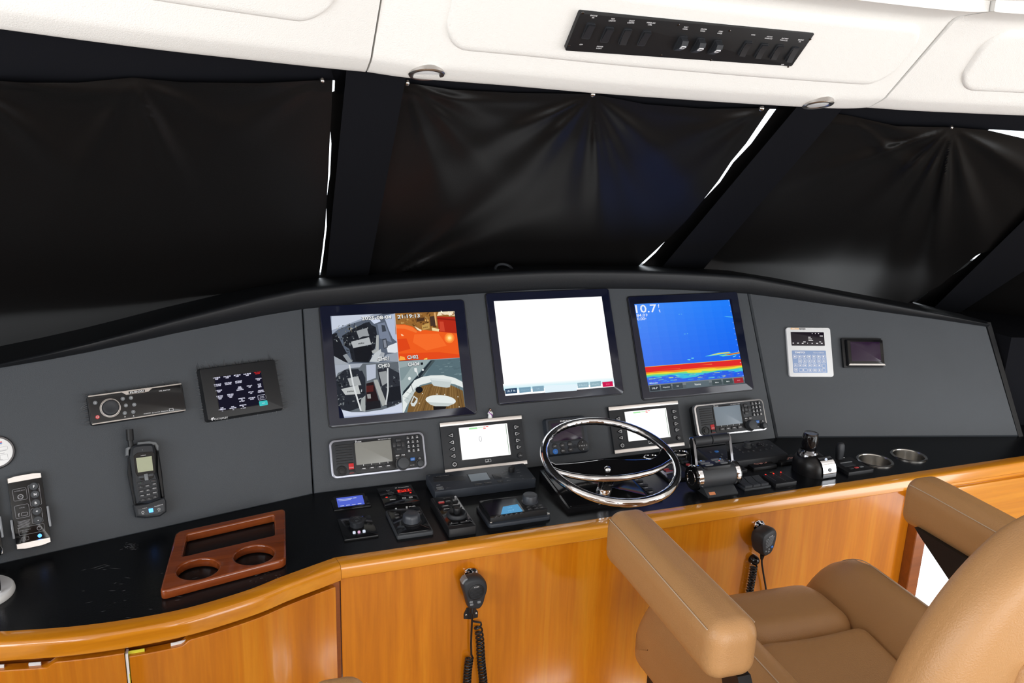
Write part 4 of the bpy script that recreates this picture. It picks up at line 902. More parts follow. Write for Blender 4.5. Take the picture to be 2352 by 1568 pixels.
def layer(c, f0, f1, n=60, u0=0., u1=1.):
    for i in range(n):
        a, d = lerp(u0, u1, i/n), lerp(u0, u1, (i+1)/n); son.flat([lp(Ms, 'n', *sb(a, f0(a)), 6.2), lp(Ms, 'n', *sb(d, f0(d)), 6.2), lp(Ms, 'n', *sb(d, f1(d)), 6.2), lp(Ms, 'n', *sb(a, f1(a)), 6.2)], z_[0], srgb(*c))
    z_[0] += .002
rs = random.Random(4); w1 = [rs.uniform(-1, 1) for _ in range(80)]
def wob(u, k, s): 
    x = u*k; i = int(x); t = x-i; return s*lerp(w1[i % 80], w1[(i+1) % 80], t*t*(3-2*t))
layer((70, 96, 216), lambda u: .80, lambda u: .925)
layer((60, 190, 220), lambda u: .79, lambda u: .845+wob(u, 16, .018)+(.02 if .3 < u < .6 else 0))
layer((120, 220, 130), lambda u: .79, lambda u: .828+wob(u, 12, .012))
layer((236, 222, 60), lambda u: .775, lambda u: .812+wob(u, 9, .01)+(.018 if .42 < u < .58 else 0)); layer((240, 140, 40), lambda u: .77, lambda u: .795+wob(u, 20, .006)); layer((225, 40, 40), lambda u: .715, lambda u: .778+wob(u, 7, .005)); layer((244, 200, 60), lambda u: .712, lambda u: .7165)
for i in range(70):
    u = rs.uniform(0, .97); v = rs.uniform(.83, .905); l = rs.uniform(.015, .07); h = rs.uniform(.002, .006); sp(rs.choice([(80, 200, 225), (120, 225, 170), (70, 120, 230), (200, 225, 90), (60, 150, 235)]), sb(u, v), sb(min(1, u+l), v+rs.uniform(-.002, .002)), sb(min(1, u+l), v+h), sb(u, v+h))
for c, *P in (((90, 220, 220), (1140, 955), (1200, 938), (1320, 905), (1480, 890), (1500, 905), (1380, 925), (1220, 950)), ((240, 200, 60), (1200, 942), (1330, 908), (1480, 895), (1470, 908), (1340, 922)), ((90, 220, 200), (1330, 945), (1480, 915), (1620, 890), (1622, 918), (1480, 945), (1390, 955)), ((220, 90, 30), (1400, 938), (1500, 915), (1620, 896), (1620, 912), (1500, 934)),
              ((110, 220, 225), (890, 1000), (920, 992), (945, 998), (925, 1010)), ((110, 220, 225), (950, 975), (985, 972), (985, 985), (955, 985)), ((90, 200, 230), (1400, 400), (1520, 405), (1525, 415), (1440, 408)), ((110, 210, 230), (845, 645), (870, 640), (870, 648)), ((110, 210, 230), (885, 640), (905, 636), (905, 643)), ((110, 210, 230), (768, 370), (790, 368), (790, 376)), ((110, 210, 230), (805, 368), (822, 366), (822, 374)), ((110, 220, 230), (218, 558), (244, 556), (244, 566), (220, 568)), ((110, 220, 225), (1525, 958), (1575, 938), (1570, 952), (1535, 964))): sp(c, *P)
sp((230, 120, 60), (520, 1138), (800, 1118), (800, 1124)); sp((236, 130, 70), (1065, 1072), (1240, 1058), (1240, 1066))
def st_(t, x, y, size, w, al='C', c=(235, 240, 250)): a, d = lp(Ms, 'n', x, y, 6.2); son.text(t, a, d, 6.9, size, w, al=al, col=srgb(*c), bold=.01)
st_('10.7', 325, 292, 24, 72); st_('f', 498, 255, 11, None); st_('t', 510, 318, 11, None); st_('84.01', 262, 384, 9, 34); st_('0.00', 254, 434, 9, 26); st_('°F', 338, 382, 4, None); st_('kt', 318, 430, 4, None); st_('Medium Chirp', 430, 1322, 3.4, 28)
for i, y in enumerate((185, 250, 330, 485, 565, 642, 720, 800, 880, 960, 1040, 1220)): st_(str(i), *[(1470+(y-185)*.19), y][:2], 3, None)
sp((120, 128, 132), sb(0, .918), sb(1, .918), sb(1, 1), sb(0, 1)); sp((88, 98, 104), sb(0, .955), sb(1, .955), sb(1, 1), sb(0, 1))
for u0, u1, t, s_, w, c in ((.012, .115, '10.7', 5.5, 19, (48, 54, 60)), (.128, .235, 'Waypoints', 3.4, 24, (60, 68, 74)), (.25, .355, 'Info', 3.4, 8, (66, 76, 82)), (.39, .63, 'Home', 6, 21, (92, 106, 114)), (.66, .76, 'Menu', 3.4, 12, (66, 78, 82)), (.775, .875, 'Mark', 3.4, 11, (64, 78, 80)), (.888, .985, 'SOS', 3.6, 11, (160, 40, 52))):
    sp(c, sb(u0, .93), sb(u1, .93), sb(u1, .99), sb(u0, .99)); st_(t, *sb((u0+u1)/2, .96), s_, w, c=(235, 240, 242) if t != 'SOS' else (235, 150, 160))
part('sonar_picture', son, 'picture', Ds, label='blue sonar trace with red and yellow bottom band')

# ---------------------------------------------------------------- VHF radios
def radio(u, v, stand, rim, label):
    M = CEN(u, v) @ Matrix.Translation((0, 0, stand)); D = thing('vhf_radio', label, 'radio', M, 'VHF radios')
    if stand > .003:
        b = K(); b.rbox(0, 0, -stand*1000, 0, 240, 92, 10, 0); part('housing', b, 'blk', D)
    b = K(); b.rbox(0, 0, 0, 12, 247, 98, 14, 3); part('rim', b, rim, D)
    b = K(); b.rbox(0, 0, 10, 14, 236, 87, 11, 1.5); part('face_plate', b, 'blk_soft' if rim == 'radio_rim' else 'dgrey', D)
    for i in range(8):
        b = K(); b.rbox(-88, 33-i*6.6, 13, 15.4, 42, 3.2, 1.5, .8); part('speaker_slat', b, 'blk', D)
    b = K(); b.lathe([(13, 14), (13, 16), (11.5, 17), (10, 17), (9.5, 15.5), (7, 15.5), (6.5, 18), (.01, 18.5)], -98, -31, 32); part('mic_socket', b, 'blk', D)
    b = K(); b.rbox(-73, -27, 13, 17, 13, 25, 1.5, 1); fl = part('distress_flap', b, 'redplastic', D, label='red distress key flap')
    b = K(); b.rbox(-73, -34, 14, 17.8, 13.4, 9, 1, .5); part('flap_base', b, 'blk', fl); b = K(); b.text('DISTRESS', -73, -25, 17.2, 1.9, 11); part('lettering', b, 'print', fl)
    b = K(); b.rbox(-11, -1, 13, 15.5, 106, 81, 8, 1); part('screen_frame', b, 'blk', D)
    b = K(); b.rbox(-13, 7.5, 15, 15.8, 93, 56, 1, .1); part('screen', b, 'lcd' if rim == 'radio_rim' else 'lcd_grey', D)
    for i in range(4):
        b = K(); b.rbox(-42+i*21, -31, 14, 18, 18, 9, 2, .8); k_ = part('soft_key', b, 'key', D); b = K(); b.rbox(-42+i*21, -31, 18, 18.2, 8, 1.4, .2, 0); b.rbox(-42+i*21, -22.5, 15.5, 15.8, 1, 4, .2, 0); part('lettering', b, 'print', k_)
    for i in range(4):
        a = i*pi/2; b = K(); b.rbox(0, 11.5, 13, 17.5, 14, 8.5, 3, .8, M=Matrix.Translation((53, 21, 0)) @ Matrix.Rotation(a, 4, 'Z')); part('arrow_key', b, 'key', D)
    b = K(); b.rbox(53, 21, 13, 18, 12, 11, 3, .8); part('enter_key', b, 'key', D)
    for i, t in enumerate('1 2 3 4 5 6 7 8 9 16 0 25'.split()):
        x = 79+(i % 3)*12.3; y = 36-(i//3)*11.4; b = K(); b.rbox(x, y, 13, 17.2, 9.6, 9, 1.2, .8); k_ = part('number_key', b, 'key', D); b = K(); b.text(t, x, y+.8, 17.4, 3.4, bold=.02); b.rbox(x, y-2.6, 17.2, 17.35, 5, .9, .1, 0); part('lettering', b, 'print', k_)
    for x, t in ((47.5, 'MENU'), (62.5, 'CLR')):
        b = K(); b.rbox(x, -7.5, 13, 17, 13.5, 7.5, 1.5, .6); k_ = part('menu_key', b, 'key', D); b = K(); b.text(t, x, -7.5, 17.2, 2.8, 9, bold=.02); part('lettering', b, 'print', k_)
    b = K(); b.rbox(86, -21, 13, 17, 12, 8, 1.5, .6); k_ = part('function_key', b, 'bluekey', D, label='blue function key'); b = K(); b.text('HI/LO', 86, -21, 17.2, 2.4, 8); part('lettering', b, 'print', k_)
    b = K(); b.rbox(105, -21, 13, 16.6, 11, 7, 3, .6); k_ = part('power_key', b, 'key', D); b = K(); b.torus(1.8, .35, 12, 4, (105, -21, 16.8)); part('lettering', b, 'print', k_)
    def knob(x, y, r, h, m):
        b = K(); n = 40; L = []
        for rr, z in ((r*1.12, 14), (r*1.12, 15.5), (r, 15.6), (r*.97, 14+h-1.5), (r*.93, 14+h-.4), (r*.86, 14+h)): L.append([(x+(rr+(.35 if i % 2 and z > 15.55 and z < 14+h-1 else 0))*cos(2*pi*i/n), y+(rr+(.35 if i % 2 and z > 15.55 and z < 14+h-1 else 0))*sin(2*pi*i/n), z) for i in range(n)])
        b.loops(L); k_ = part('knob', b, m, D); b = K(); b.torus(r*1.14, .5, 40, 5, (x, y, 15.3)); part('knob_ring', b, 'chrome_dark', k_)
    knob(59, -29, 15.5, 17, 'dgrey'); knob(104, -34.5, 9, 14, 'dgrey')
    b = K(); b.text('ICOM', -50, 37.5, 15.7, 4, 15); b.torus(1.4, .3, 10, 4, (-56, 40.8, 15.7)); b.text('VHF MARINE IC-M605', 18, 38.5, 15.7, 1.9, 34); b.text('CH/ENT', 50, -14, 14.2, 2, 11); b.text('VOL/SQL', 84, -36, 14.2, 2, 12); part('lettering', b, 'print', D)
    return D
radio(.3832, .0789, .003, 'radio_rim', 'black VHF radio with grey rim below the camera monitor')
radio(1.4455, .0763, .022, 'radio_rim_bright', 'VHF radio with bright silver rim standing proud below the sonar monitor')
# ---------------------------------------------------------------- engine displays
def engine_display(u, v, w, h, zero, label):
    M = CEN(u, v); D = thing('engine_display', label, 'display', M, 'engine displays')
    b = K(); b.rbox(0, 0, 0, 8, w, h, 1, .8); part('body', b, 'blk_soft', D)
    for s_ in (1, -1):
        b = K(); b.rbox(0, s_*(h/2-5.2), 7, 10, w, 10.4, .8, .8); part('trim_strip', b, 'alu', D)
    b = K(); b.rbox(3, 6, 7, 9.0, 146, 92, 2, .5); part('screen_frame', b, 'key', D)
    b = K(); b.rbox(3, 6, 8.8, 9.3, 138, 86, 1.2, .1); part('screen', b, 'scr_white', D)
    b = K(); b.flat([(-38, 42), (-14, 42), (-14, 46), (-38, 46)], 9.4, srgb(170, 240, 170)); b.flat([(-12, 43), (2, 43), (2, 46), (-12, 46)], 9.4, srgb(215, 250, 215))
    for x, y in ((6, 45), (14, 45.6), (6, 41)): b.flat([(x-3.5, y-1), (x+3.5, y-1), (x+3.5, y+1), (x-3.5, y+1)], 9.4, srgb(240, 110, 100))
    b.flat([(67, 47), (68.5, 47), (68.5, -35), (67, -35)], 9.35, srgb(120, 150, 120))
    if zero: b.text('0', -9, 14, 9.4, 16, 9, col=srgb(205, 205, 208))
    part('readout', b, 'picture', D)
    for s_ in (-1, 1):
        for i in range(4):
            x = -91 if s_ < 0 else 98; y = 36-i*18.3 if s_ > 0 else 31-i*18.3
            tri = [(-8.5*s_*-1*-1, 0)]
            P = [(x+s_*8, y), (x-s_*2, y+6.5), (x-s_*7, y+6), (x-s_*8, y+3), (x-s_*8, y-3), (x-s_*7, y-6), (x-s_*2, y-6.5)]
            b = K(); b.prism(P, 7, 11.5, 1.5); k_ = part('key', b, 'key', D)
            P2 = [(x+s_*5.5, y), (x-s_*5, y+4), (x-s_*5.6, y+3), (x-s_*5.6, y-3), (x-s_*5, y-4)]; b = K(); b.tube([(a, d, 11.6) for a, d in P2], .75, 5, True); part('arrow', b, 'print', k_)
    x = -89; b = K(); b.cyl(x, -46, 7, 11.5, 7.5, 24, 1.2); k_ = part('key', b, 'key', D); b = K(); b.torus(4.6, .8, 24, 5, (x, -46, 11.6)); part('arrow', b, 'print', k_)
    x = 99; b = K(); b.cyl(x, -42, 7, 11.5, 7.5, 24, 1.2); k_ = part('key', b, 'key', D); b = K(); b.text('<-', x, -42, 11.7, 5); part('arrow', b, 'print', k_)
    b = K()
    for x in (2, 10.5): b.frame_(x, -46, 8, 8.3, 8, 8, .7, 1)
    b.rbox(2, -49, 8, 8.3, 7, 2, .3, 0); part('logo', b, 'print', D)
    return D
engine_display(.6712, .0783, 233.5, 134.5, True, 'black engine display with aluminium strips reading zero under the left and centre monitors')
engine_display(1.1712, .0775, 230, 134.5, False, 'black engine display with aluminium strips and no digit behind the wheel rim')
# ---------------------------------------------------------------- Furuno data display
M = CEN(.9148, .0765); D = thing('data_display', 'slate grey data display with round keys and dark purple screen behind the wheel', 'display', M)
b = K(); b.rbox(0, 0, 0, 18, 122, 100, 7, 3, taper=3); part('body', b, 'slate', D)
b = K(); b.rbox(-2, 14, 17, 19.5, 104, 62, 4, 1); part('screen_frame', b, 'blk_soft', D)
b = K(); b.rbox(-2, 12, 19, 19.9, 88, 50, 1, .1); part('screen', b, 'purplescreen', D)
for i, (x, y, t) in enumerate(((-44, -26, 'DISP'), (-21, -26, 'OFF'), (2, -25, 'MENU'), (-44, -41, ''), (-21, -41, 'BRILL'), (2, -40, 'ENT'))):
    b = K(); b.cyl(x, y, 17, 20.5, 7.8, 24, 1); k_ = part('key', b, 'bluekey' if i == 3 else 'key', D); b = K(); b.text(t or 'o', x, y, 20.7, 2.5); part('lettering', b, 'print', k_)
b = K(); b.cyl(41, -33, 17, 20, 16, 36, 1); k_ = part('rocker_pad', b, 'key', D); b = K(); b.text('RD-33', 41, -33, 20.2, 3, 12); 
for x, y in ((41, -23), (41, -43), (30, -33), (52, -33)): b.disc(x, y, 20.2, 1.1)
part('lettering', b, 'print', k_)
b = K()
for i in range(5): b.rbox(11+i*3, -33, 17.6, 18.6, 1.4, 12-abs(i-2)*3, .4, 0)
part('speaker_grille', b, 'blk', D)
b = K(); b.rbox(-2, 40.5, 17.5, 19.8, 40, 6, 1, .3); bd = part('badge', b, 'blk', D); b = K(); b.text('FURUNO', -2, 40.5, 20, 3.6, 33, bold=.04); part('lettering', b, 'print', bd)
# ---------------------------------------------------------------- tiny figurine
fp = cenp(.698, .1472, .004)
D = thing('figurine', 'tiny white-robed figurine with a purple sash on top of the engine display', 'figurine', Matrix.Translation(fp))
b = K(); b.lathe([(6, 0), (6.5, 1), (5, 8), (4.2, 13), (4.6, 16), (3.4, 19), (2, 20)], n=16); 
for s_ in (-1, 1): b.tube([(4*s_, 0, 17), (6.4*s_, -1.5, 13), (4.5*s_, -4.5, 10.5)], 1.5, 8)
part('robe', b, 'white', D)
b = K(); b.tube([(-4.6, -1.5, 18), (-2, -4.6, 15), (2, -5.2, 11), (4.8, -3.4, 8), (5.4, -2.5, 3)], 1.1, 6); part('sash', b, 'purple', D)
b = K(); b.soft(2.8, 2.6, 3.2, 2.4, 3, 2, c=(0, -.4, 22.6)); part('head', b, 'skin', D)
b = K(); b.soft(3.3, 3, 3.4, 2.6, 3, 2, c=(0, .6, 23.4)); b.soft(2, 1, 1.6, .9, 3, 2, c=(0, -2.6, 20.8)); part('hair', b, 'hair', D)
# ---------------------------------------------------------------- direction finder and small dark display (right panel)
M = RW(.1273, .2701); q = lambda x, y, n=8: lp(M, 'r', x, y, n)
D = thing('direction_finder', 'pale grey radio direction finder with blue keypad on the right panel', 'direction finder', M)
b = K(); b.rbox(0, 0, 0, 8, 147, 158, 8, 2.5); part('case', b, 'offwhite', D)
x0, y0 = q(410, 652); x1, y1 = q(690, 760); cx, cy = q(553, 706); b = K(); b.rbox(cx, cy, 7, 8.8, 110, 44, 2, .3); part('readout', b, 'darkscreen', D)
b = K()
for x, y, w in ((435, 740, 5), (473, 740, 6), (512, 742, 6), (526, 730, 8), (552, 741, 2), (590, 742, 4), (630, 742, 6), (668, 742, 6), (655, 730, 6), (567, 692, 8), (572, 706, 12), (578, 718, 15), (664, 682, 10), (590, 662, 2), (615, 662, 2), (642, 662, 3)): x, y = q(x, y, 9); b.rbox(x, y, 8.7, 8.95, w, 2.2, .3, 0)
part('lettering', b, 'print', D)
b = K(); cx, cy = q(569, 892); b.rbox(cx, cy, 7.5, 8.6, 112, 71, 2, .2); part('keypad_panel', b, 'bluepanel', D)
b = K(); x, y = q(447, 622, 8.4); b.rbox(x, y, 8, 8.5, 26, 5, .5, 0); part('badge', b, 'print_amber', D); b = K(); x, y = q(510, 624, 8.4); b.rbox(x, y, 8, 8.45, 19, 5, .5, 0); part('badge', b, 'blk', D)
b = K(); x, y = q(447, 622, 8.4); b.text('SIMRAD', x, y, 8.7, 3, 23, bold=.03); x, y = q(510, 624, 8.4); b.text('TAIYO', x, y, 8.7, 3, 16, bold=.03); x, y = q(488, 816); b.text('TAIYO', x, y, 8.8, 5, 34, bold=.05); x, y = q(640, 818); b.text('TD-L1550A', x, y, 8.8, 4, 36); part('lettering', b, 'print', D)
keys = [(448, 850, 12, 11)]+[(487+i*39, 851, 12, 11) for i in range(6)]+[(490+i*39, 887, 12, 11) for i in range(6)]+[(455, 920, 11, 11), (458, 958, 11, 11)]+[(493+i*39, 922, 12, 10) for i in range(5)]+[(686, 944, 11, 26), (517, 960, 27, 11)]+[(574+i*38, 961, 12, 10) for i in range(3)]
for i, (x, y, w, h) in enumerate(keys):
    x, y = q(x, y, 9); b = K(); b.frame_(x, y, 8.4, 9.2, w, h, .9, 1.5); b.rbox(x, y, 8.4, 8.9, min(5, w-7), 4, .6, 0); part('key', b, 'print', D)
M = RW(.3022, .2685); D = thing('small_display', 'small dark display in a thick black frame on the right panel', 'display', M)
b = K(); b.rbox(0, 0, 0, 9, 134, 95, 3, 1); part('base_frame', b, 'blk', D)
b = K(); b.rbox(4, -1, 8, 22, 118, 80, 2, 1, taper=4); part('bezel', b, 'blk_gloss', D)
b = K(); b.prism([(-58, -43), (66, -43), (62, -37), (-54, -37)], 14, 22.5, .5); part('trim_strip', b, 'silver', D)
b = K(); b.rbox(3, 2, 21.5, 22.4, 98, 62, 1, .1); part('screen', b, 'purplescreen', D)
# ================================================================== WORKTOP DEVICES
# ---- wooden cup tray
M = CT(0, 0)
tp = [(-.125, 1.531), (.116, 1.588), (.136, 1.825), (-.101, 1.776)]
b = plate(rounded(tp, .016), [rounded([(-.086, 1.660), (.1025, 1.699), (.109, 1.799), (-.079, 1.757)], .006, 3), circle(-.0555, 1.600, .0405), circle(.0545, 1.625, .0405)], .0005, .021, .004)
solo('cup_tray', b, 'mahogany', 'reddish wooden tray with two round cup holes and a long slot', 'tray', ang=50)
# ---- blue lcd
M = CT(.293, 1.846); q = lambda x, y, n=0: lp(M, 'd', x, y, n)
D = thing('lcd_gauge', 'small lit blue screen in a black flush plate beside the tank readout', 'gauge', M)
b = K(); b.rbox(0, -2, 0, 3, 90, 56, 2, .8); part('plate', b, 'blk_gloss', D)
Ms2 = Matrix.Translation((-1, 0, 3)) @ Matrix.Rotation(radians(18), 4, 'X')
b = K(); b.rbox(0, 0, -2, 5, 76, 46, 2, .8, M=Ms2); part('bezel', b, 'blk', D)
b = K(); b.rbox(0, -1, 4.6, 5.4, 64, 34, .6, 0, M=Ms2); part('screen', b, 'scr_blue', D)
b = K()
for y, w in ((9, 36), (5, 28)): b.rbox(-12, y, 5.4, 5.6, w, 1.2, .2, 0, M=Ms2)
for x in (-22, -8, 6, 20): b.rbox(x, -13, 5.4, 5.6, 9, 1.2, .2, 0, M=Ms2)
b.rbox(12, 9, 5.4, 5.6, 8, 1.4, .2, 0, M=Ms2); part('caption', b, 'led_white', D)
# ---- tank readout
M = CT(.4115, 1.8485); q = lambda x, y, n=8: lp(M, 'd', x, y, n)
D = thing('tank_readout', 'black panel with red lit digits reading Full', 'readout', M)
b = K(); b.rbox(0, 0, 0, 7.6, 89, 99, 2, 1); part('plate', b, 'blk_gloss', D)
b = K(); x, y = q(1232, 300); b.rbox(x, y, 7, 8.1, 36, 16, 1, .1); part('window', b, 'redplastic', D)
b = K()
def seg(b, cx, cy, w, h, on, z=8.3, t=1.3):
    P = {'a': (0, h/2, w, t), 'g': (0, 0, w, t), 'd': (0, -h/2, w, t), 'f': (-w/2, h/4, t, h/2), 'b': (w/2, h/4, t, h/2), 'e': (-w/2, -h/4, t, h/2), 'c': (w/2, -h/4, t, h/2)}
    for s_ in on: x, y, a, d = P[s_]; b.rbox(cx+x, cy+y, z-.2, z, a, d, .3, 0)
for i, on in enumerate(('afge', 'edc', 'fe', 'fe')): seg(b, x-12.5+i*8.6, y, 5, 11, on)
part('digits', b, 'seg_red', D)
b = K(); x, y = q(1225, 248); b.text('Dometic', x-1, y, 7.8, 3.6, 27, bold=.03); x, y = q(1108, 262); b.text('III', x, y, 7.8, 3.6, 5, bold=.04)
for t_, x, y in (('Air Flow', 990, 298), ('Water Flow', 1010, 315), ('High Pressure', 1028, 333), ('Low Pressure', 1035, 353), ('Power', 1020, 395)): x, y = q(x, y); b.text(t_, x, y, 7.8, 1.8, 1.25*len(t_))
x, y = q(1058, 435); b.rbox(x, y, 7.5, 7.8, 14, 2.6, .3, 0)
for px in (1230, 1328): x, y = q(px, 412 if px < 1300 else 400); b.frame_(x, y, 7.6, 8, 9, 6, .7, 1)
for px in (1172, 1250): x, y = q(px, 350-(px-1172)*.1); b.text('Set', x, y, 7.8, 1.6, 5)
part('lettering', b, 'print', D)
b = K(); x, y = q(967, 402); b.rbox(x, y, 7.5, 8.4, 4.4, 2.6, .5, .2); x, y = q(1325, 333); b.disc(x, y, 7.9, 2.4, 1.6); part('led', b, 'led_red', D)
# ---- camera joystick plate (FLIR)
M = CT(.4045, 1.7025); q = lambda x, y, n=11: lp(M, 'd', x, y, n)
D = thing('camera_controller', 'black camera controller with a clear grey puck knob', 'controller', M)
b = K(); b.rbox(0, 0, 0, 9, 84, 130, 4, 1.5); part('base', b, 'dgrey', D)
b = K(); b.rbox(0, 2, 8, 11, 78, 122, 3, .8); part('face_plate', b, 'blk_gloss', D)
x, y = q(1340, 770); b = K(); b.lathe([(24, 11), (24, 12.5), (21, 13.5)], x, y, 36); part('knob_skirt', b, 'blk', D)
b = K(); n = 32; L = []
for r_, z in ((20, 12), (19.5, 24), (18.5, 30), (15.5, 33), (8, 34)): L.append([(x+(r_+(.7 if (i//2) % 2 else 0))*cos(2*pi*i/n), y+(r_+(.7 if (i//2) % 2 else 0))*sin(2*pi*i/n), z) for i in range(n)])
b.loops(L); part('puck_knob', b, 'cap_rubber', D)
b = K(); x, y = q(1340, 542); b.text('FLIR', x+2, y, 11.3, 4, 17, bold=.04); x, y = q(1270, 550); b.torus(2, .7, 12, 4, (x, y, 11.3)); x, y = q(1108, 572); b.torus(2, .5, 12, 4, (x, y, 11.3))
part('lettering', b, 'print', D)
for t_, x, y in (('MENU', 1120, 668), ('USER', 1130, 712), ('SCENE', 1440, 622), ('COLOR', 1450, 662)):
    x, y = q(x, y); b = K(); b.rbox(x, y, 10.5, 12.6, 12, 6.5, 2.5, .6); k_ = part('key', b, 'key', D); b = K(); b.text(t_, x, y, 12.8, 2.2, 8); part('lettering', b, 'print', k_)
# ---- search-light plate with cap
M = CT(.2868, 1.7145); q = lambda x, y, n=4: lp(M, 'd', x, y, n)
D = thing('searchlight_control', 'square black plate with a round cap and three pale lit buttons', 'control', M)
b = K(); b.rbox(0, 0, 0, 4.5, 77, 103, 1.5, .8); part('plate', b, 'blk_gloss', D)
x, y = 0, 8; b = K(); n = 40
L = [[(x+(r_+a*(cos(3*2*pi*i/n) > .75))*cos(2*pi*i/n), y+(r_+a*(cos(3*2*pi*i/n) > .75))*sin(2*pi*i/n), z) for i in range(n)] for r_, z, a in ((16, 4, 0), (16.5, 14, 0), (18, 16, 3), (18, 19, 3), (16, 20.5, 2), (13, 20.5, 0), (12, 19.5, 0))]
b.loops(L); part('cap', b, 'blk_soft', D)
b = K()
for a in range(6): b.tube([(x+10*cos(a*pi/3+t*.5), y+10*sin(a*pi/3+t*.5), 20.2) for t in range(2)], .5, 5)
b.torus(6, .5, 24, 5, (x, y, 20)); part('cap_emblem', b, 'dgrey', D)
for i, (px, py) in enumerate(((480, 922), (553, 915), (628, 903))):
    x, y = q(px, py, 8); b = K(); b.rbox(x, y, 4, 9, 6.2, 6.2, 1.8 if i != 1 else 3, 1); part('button', b, 'led_pink' if i == 1 else 'led_white', D)
# ---- joystick keypad (Garmin)
M = CT(.509, 1.698); q = lambda x, y, n=21: lp(M, 'd', x, y, n)
D = thing('joystick_keypad', 'long black remote keypad with red key and a ringed joystick', 'keypad', M)
b = K(); b.rbox(0, 0, 0, 20, 66, 168, 4, 2); part('body', b, 'blk', D)
b = K(); b.rbox(0, 6, 19, 21, 60, 150, 4, .6); part('face_plate', b, 'blk_gloss', D)
for i, (t_, x, y, w) in enumerate((('STOP', 1788, 470, 15), ('MARK', 1888, 458, 14), ('INFO', 1993, 443, 13), ('HOME', 1850, 530, 19), ('MENU', 2010, 512, 20), ('BACK', 1870, 576, 19), ('SELECT', 2040, 556, 20))):
    x, y = q(x, y, 23); b = K(); b.rbox(x, y, 20.5, 23, w, 7, 2.4, .7); k_ = part('key', b, 'redkey' if i == 0 else 'key', D); b = K(); b.text(t_, x, y, 23.2, 3, w*.7, bold=.03); part('lettering', b, 'print', k_)
x, y = q(2020, 670, 22); b = K(); b.lathe([(24, 21), (24.5, 24), (22.5, 29), (20, 30), (17.5, 28), (16, 23), (15, 21.5)], x, y, 44); part('ring', b, 'blk_soft', D)
b = K(); b.lathe([(8, 21), (7.5, 26), (8.2, 34), (8.6, 38), (7.5, 41), (5, 41.5), (.01, 40.8)], x, y, 28); part('joystick', b, 'blk', D)
for px, py in ((1975, 790), (2140, 765)):
    x, y = q(px, py, 22); b = K(); b.rbox(x, y, 20.5, 22.5, 22, 4.5, 2, .6); k_ = part('key', b, 'key', D); b = K(); b.disc(x-5 if px < 2000 else x+4, y+1, 22.7, 1.3); part('lettering', b, 'print', k_)
b = K(); x, y = q(1870, 412); b.text('GARMIN', x, y, 21.2, 2.6, 17); part('lettering', b, 'print_dim', D)
b = K(); x, y = q(2000, 395); b.torus(2.2, .5, 12, 4, (x, y, 21.2)); part('lettering', b, 'print', D)
# ---- autopilot display with knob
M = CT(.656, 1.681); q = lambda x, y, n=26: lp(M, 'e', x, y, n)
D = thing('autopilot_display', 'black autopilot display with grey flange, dark glass and a big knob', 'autopilot', M)
b = K(); b.rbox(0, 0, 0, 9, 158, 104, 10, 3); part('flange', b, 'slate', D)
b = K(); b.rbox(0, 2, 8, 24, 146, 88, 5, 2); part('body', b, 'blk', D)
b = K(); b.prism([q(1000, 620), q(1060, 590), q(1190, 565), q(1500, 535), q(1540, 545), q(1670, 745), q(1150, 830)], 23.5, 26.5, .8); part('screen_frame', b, 'blk_gloss', D)
b = K(); b.prism([q(1050, 635, 27), q(1490, 570, 27), q(1640, 742, 27), q(1152, 806, 27)], 26, 27, .1); part('screen', b, 'darkscreen', D)
b = K(); b.prism([q(1340, 675, 27.2), q(1560, 635, 27.2), q(1640, 742, 27.2), q(1310, 790, 27.2)], 26.9, 27.2, 0); part('chart_patch', b, 'scr_cyan', D, label='lit blue corner of the screen')
b = K(); x, y = q(1465, 730, 27.4); b.text('10.7', x, y, 27.4, 6, 16, rot=.1); x, y = q(1450, 688, 27.4); b.text('10.7', x, y, 27.4, 4, 12, rot=.1); part('caption', b, 'scr_cyan2', D)
for i in range(6):
    x, y = q(1245+i*74, 822-i*11, 25.5); b = K(); b.rbox(x, y, 23, 26, 10, 4, 1.6, .5); k_ = part('soft_key', b, 'key', D); b = K(); b.disc(x, y+.5, 26.2, .8); part('lettering', b, 'print', k_)
x, y = q(1745, 590, 26); b = K(); n = 48
L = [[(x+(r_+(.3 if i % 2 else 0))*cos(2*pi*i/n), y+(r_+(.3 if i % 2 else 0))*sin(2*pi*i/n), z) for i in range(n)] for r_, z in ((20, 24), (20, 26), (18, 27), (18.3, 40), (17, 43), (14, 44), (12, 43.4))]
b.loops(L); part('knob', b, 'cap_rubber', D)
b = K()
for t_, x, y in (('STBY', 1722, 675), ('AUTO', 1812, 660), ('NAV', 1902, 648), ('DISP', 1745, 708), ('WORK', 1838, 692), ('TURN', 1925, 680)): x, y = q(x, y, 25); b.text(t_, x, y, 24.6, 2.2, 7)
part('lettering', b, 'print', D)
for px, py in ((1722, 680), (1812, 665), (1902, 652), (1745, 712), (1838, 696), (1925, 684)): x, y = q(px, py, 24); b = K(); b.rbox(x, y-2, 23.5, 24.3, 12, 6, 2, .3); part('key', b, 'key', D)
for px, py in ((1160, 905), (2020, 775), ):
    x, y = q(px, py, 10); b = K(); b.lathe([(4, 8), (4, 10), (3, 11.2), (.01, 11.5)], x, y, 16); part('screw', b, 'steel', D)
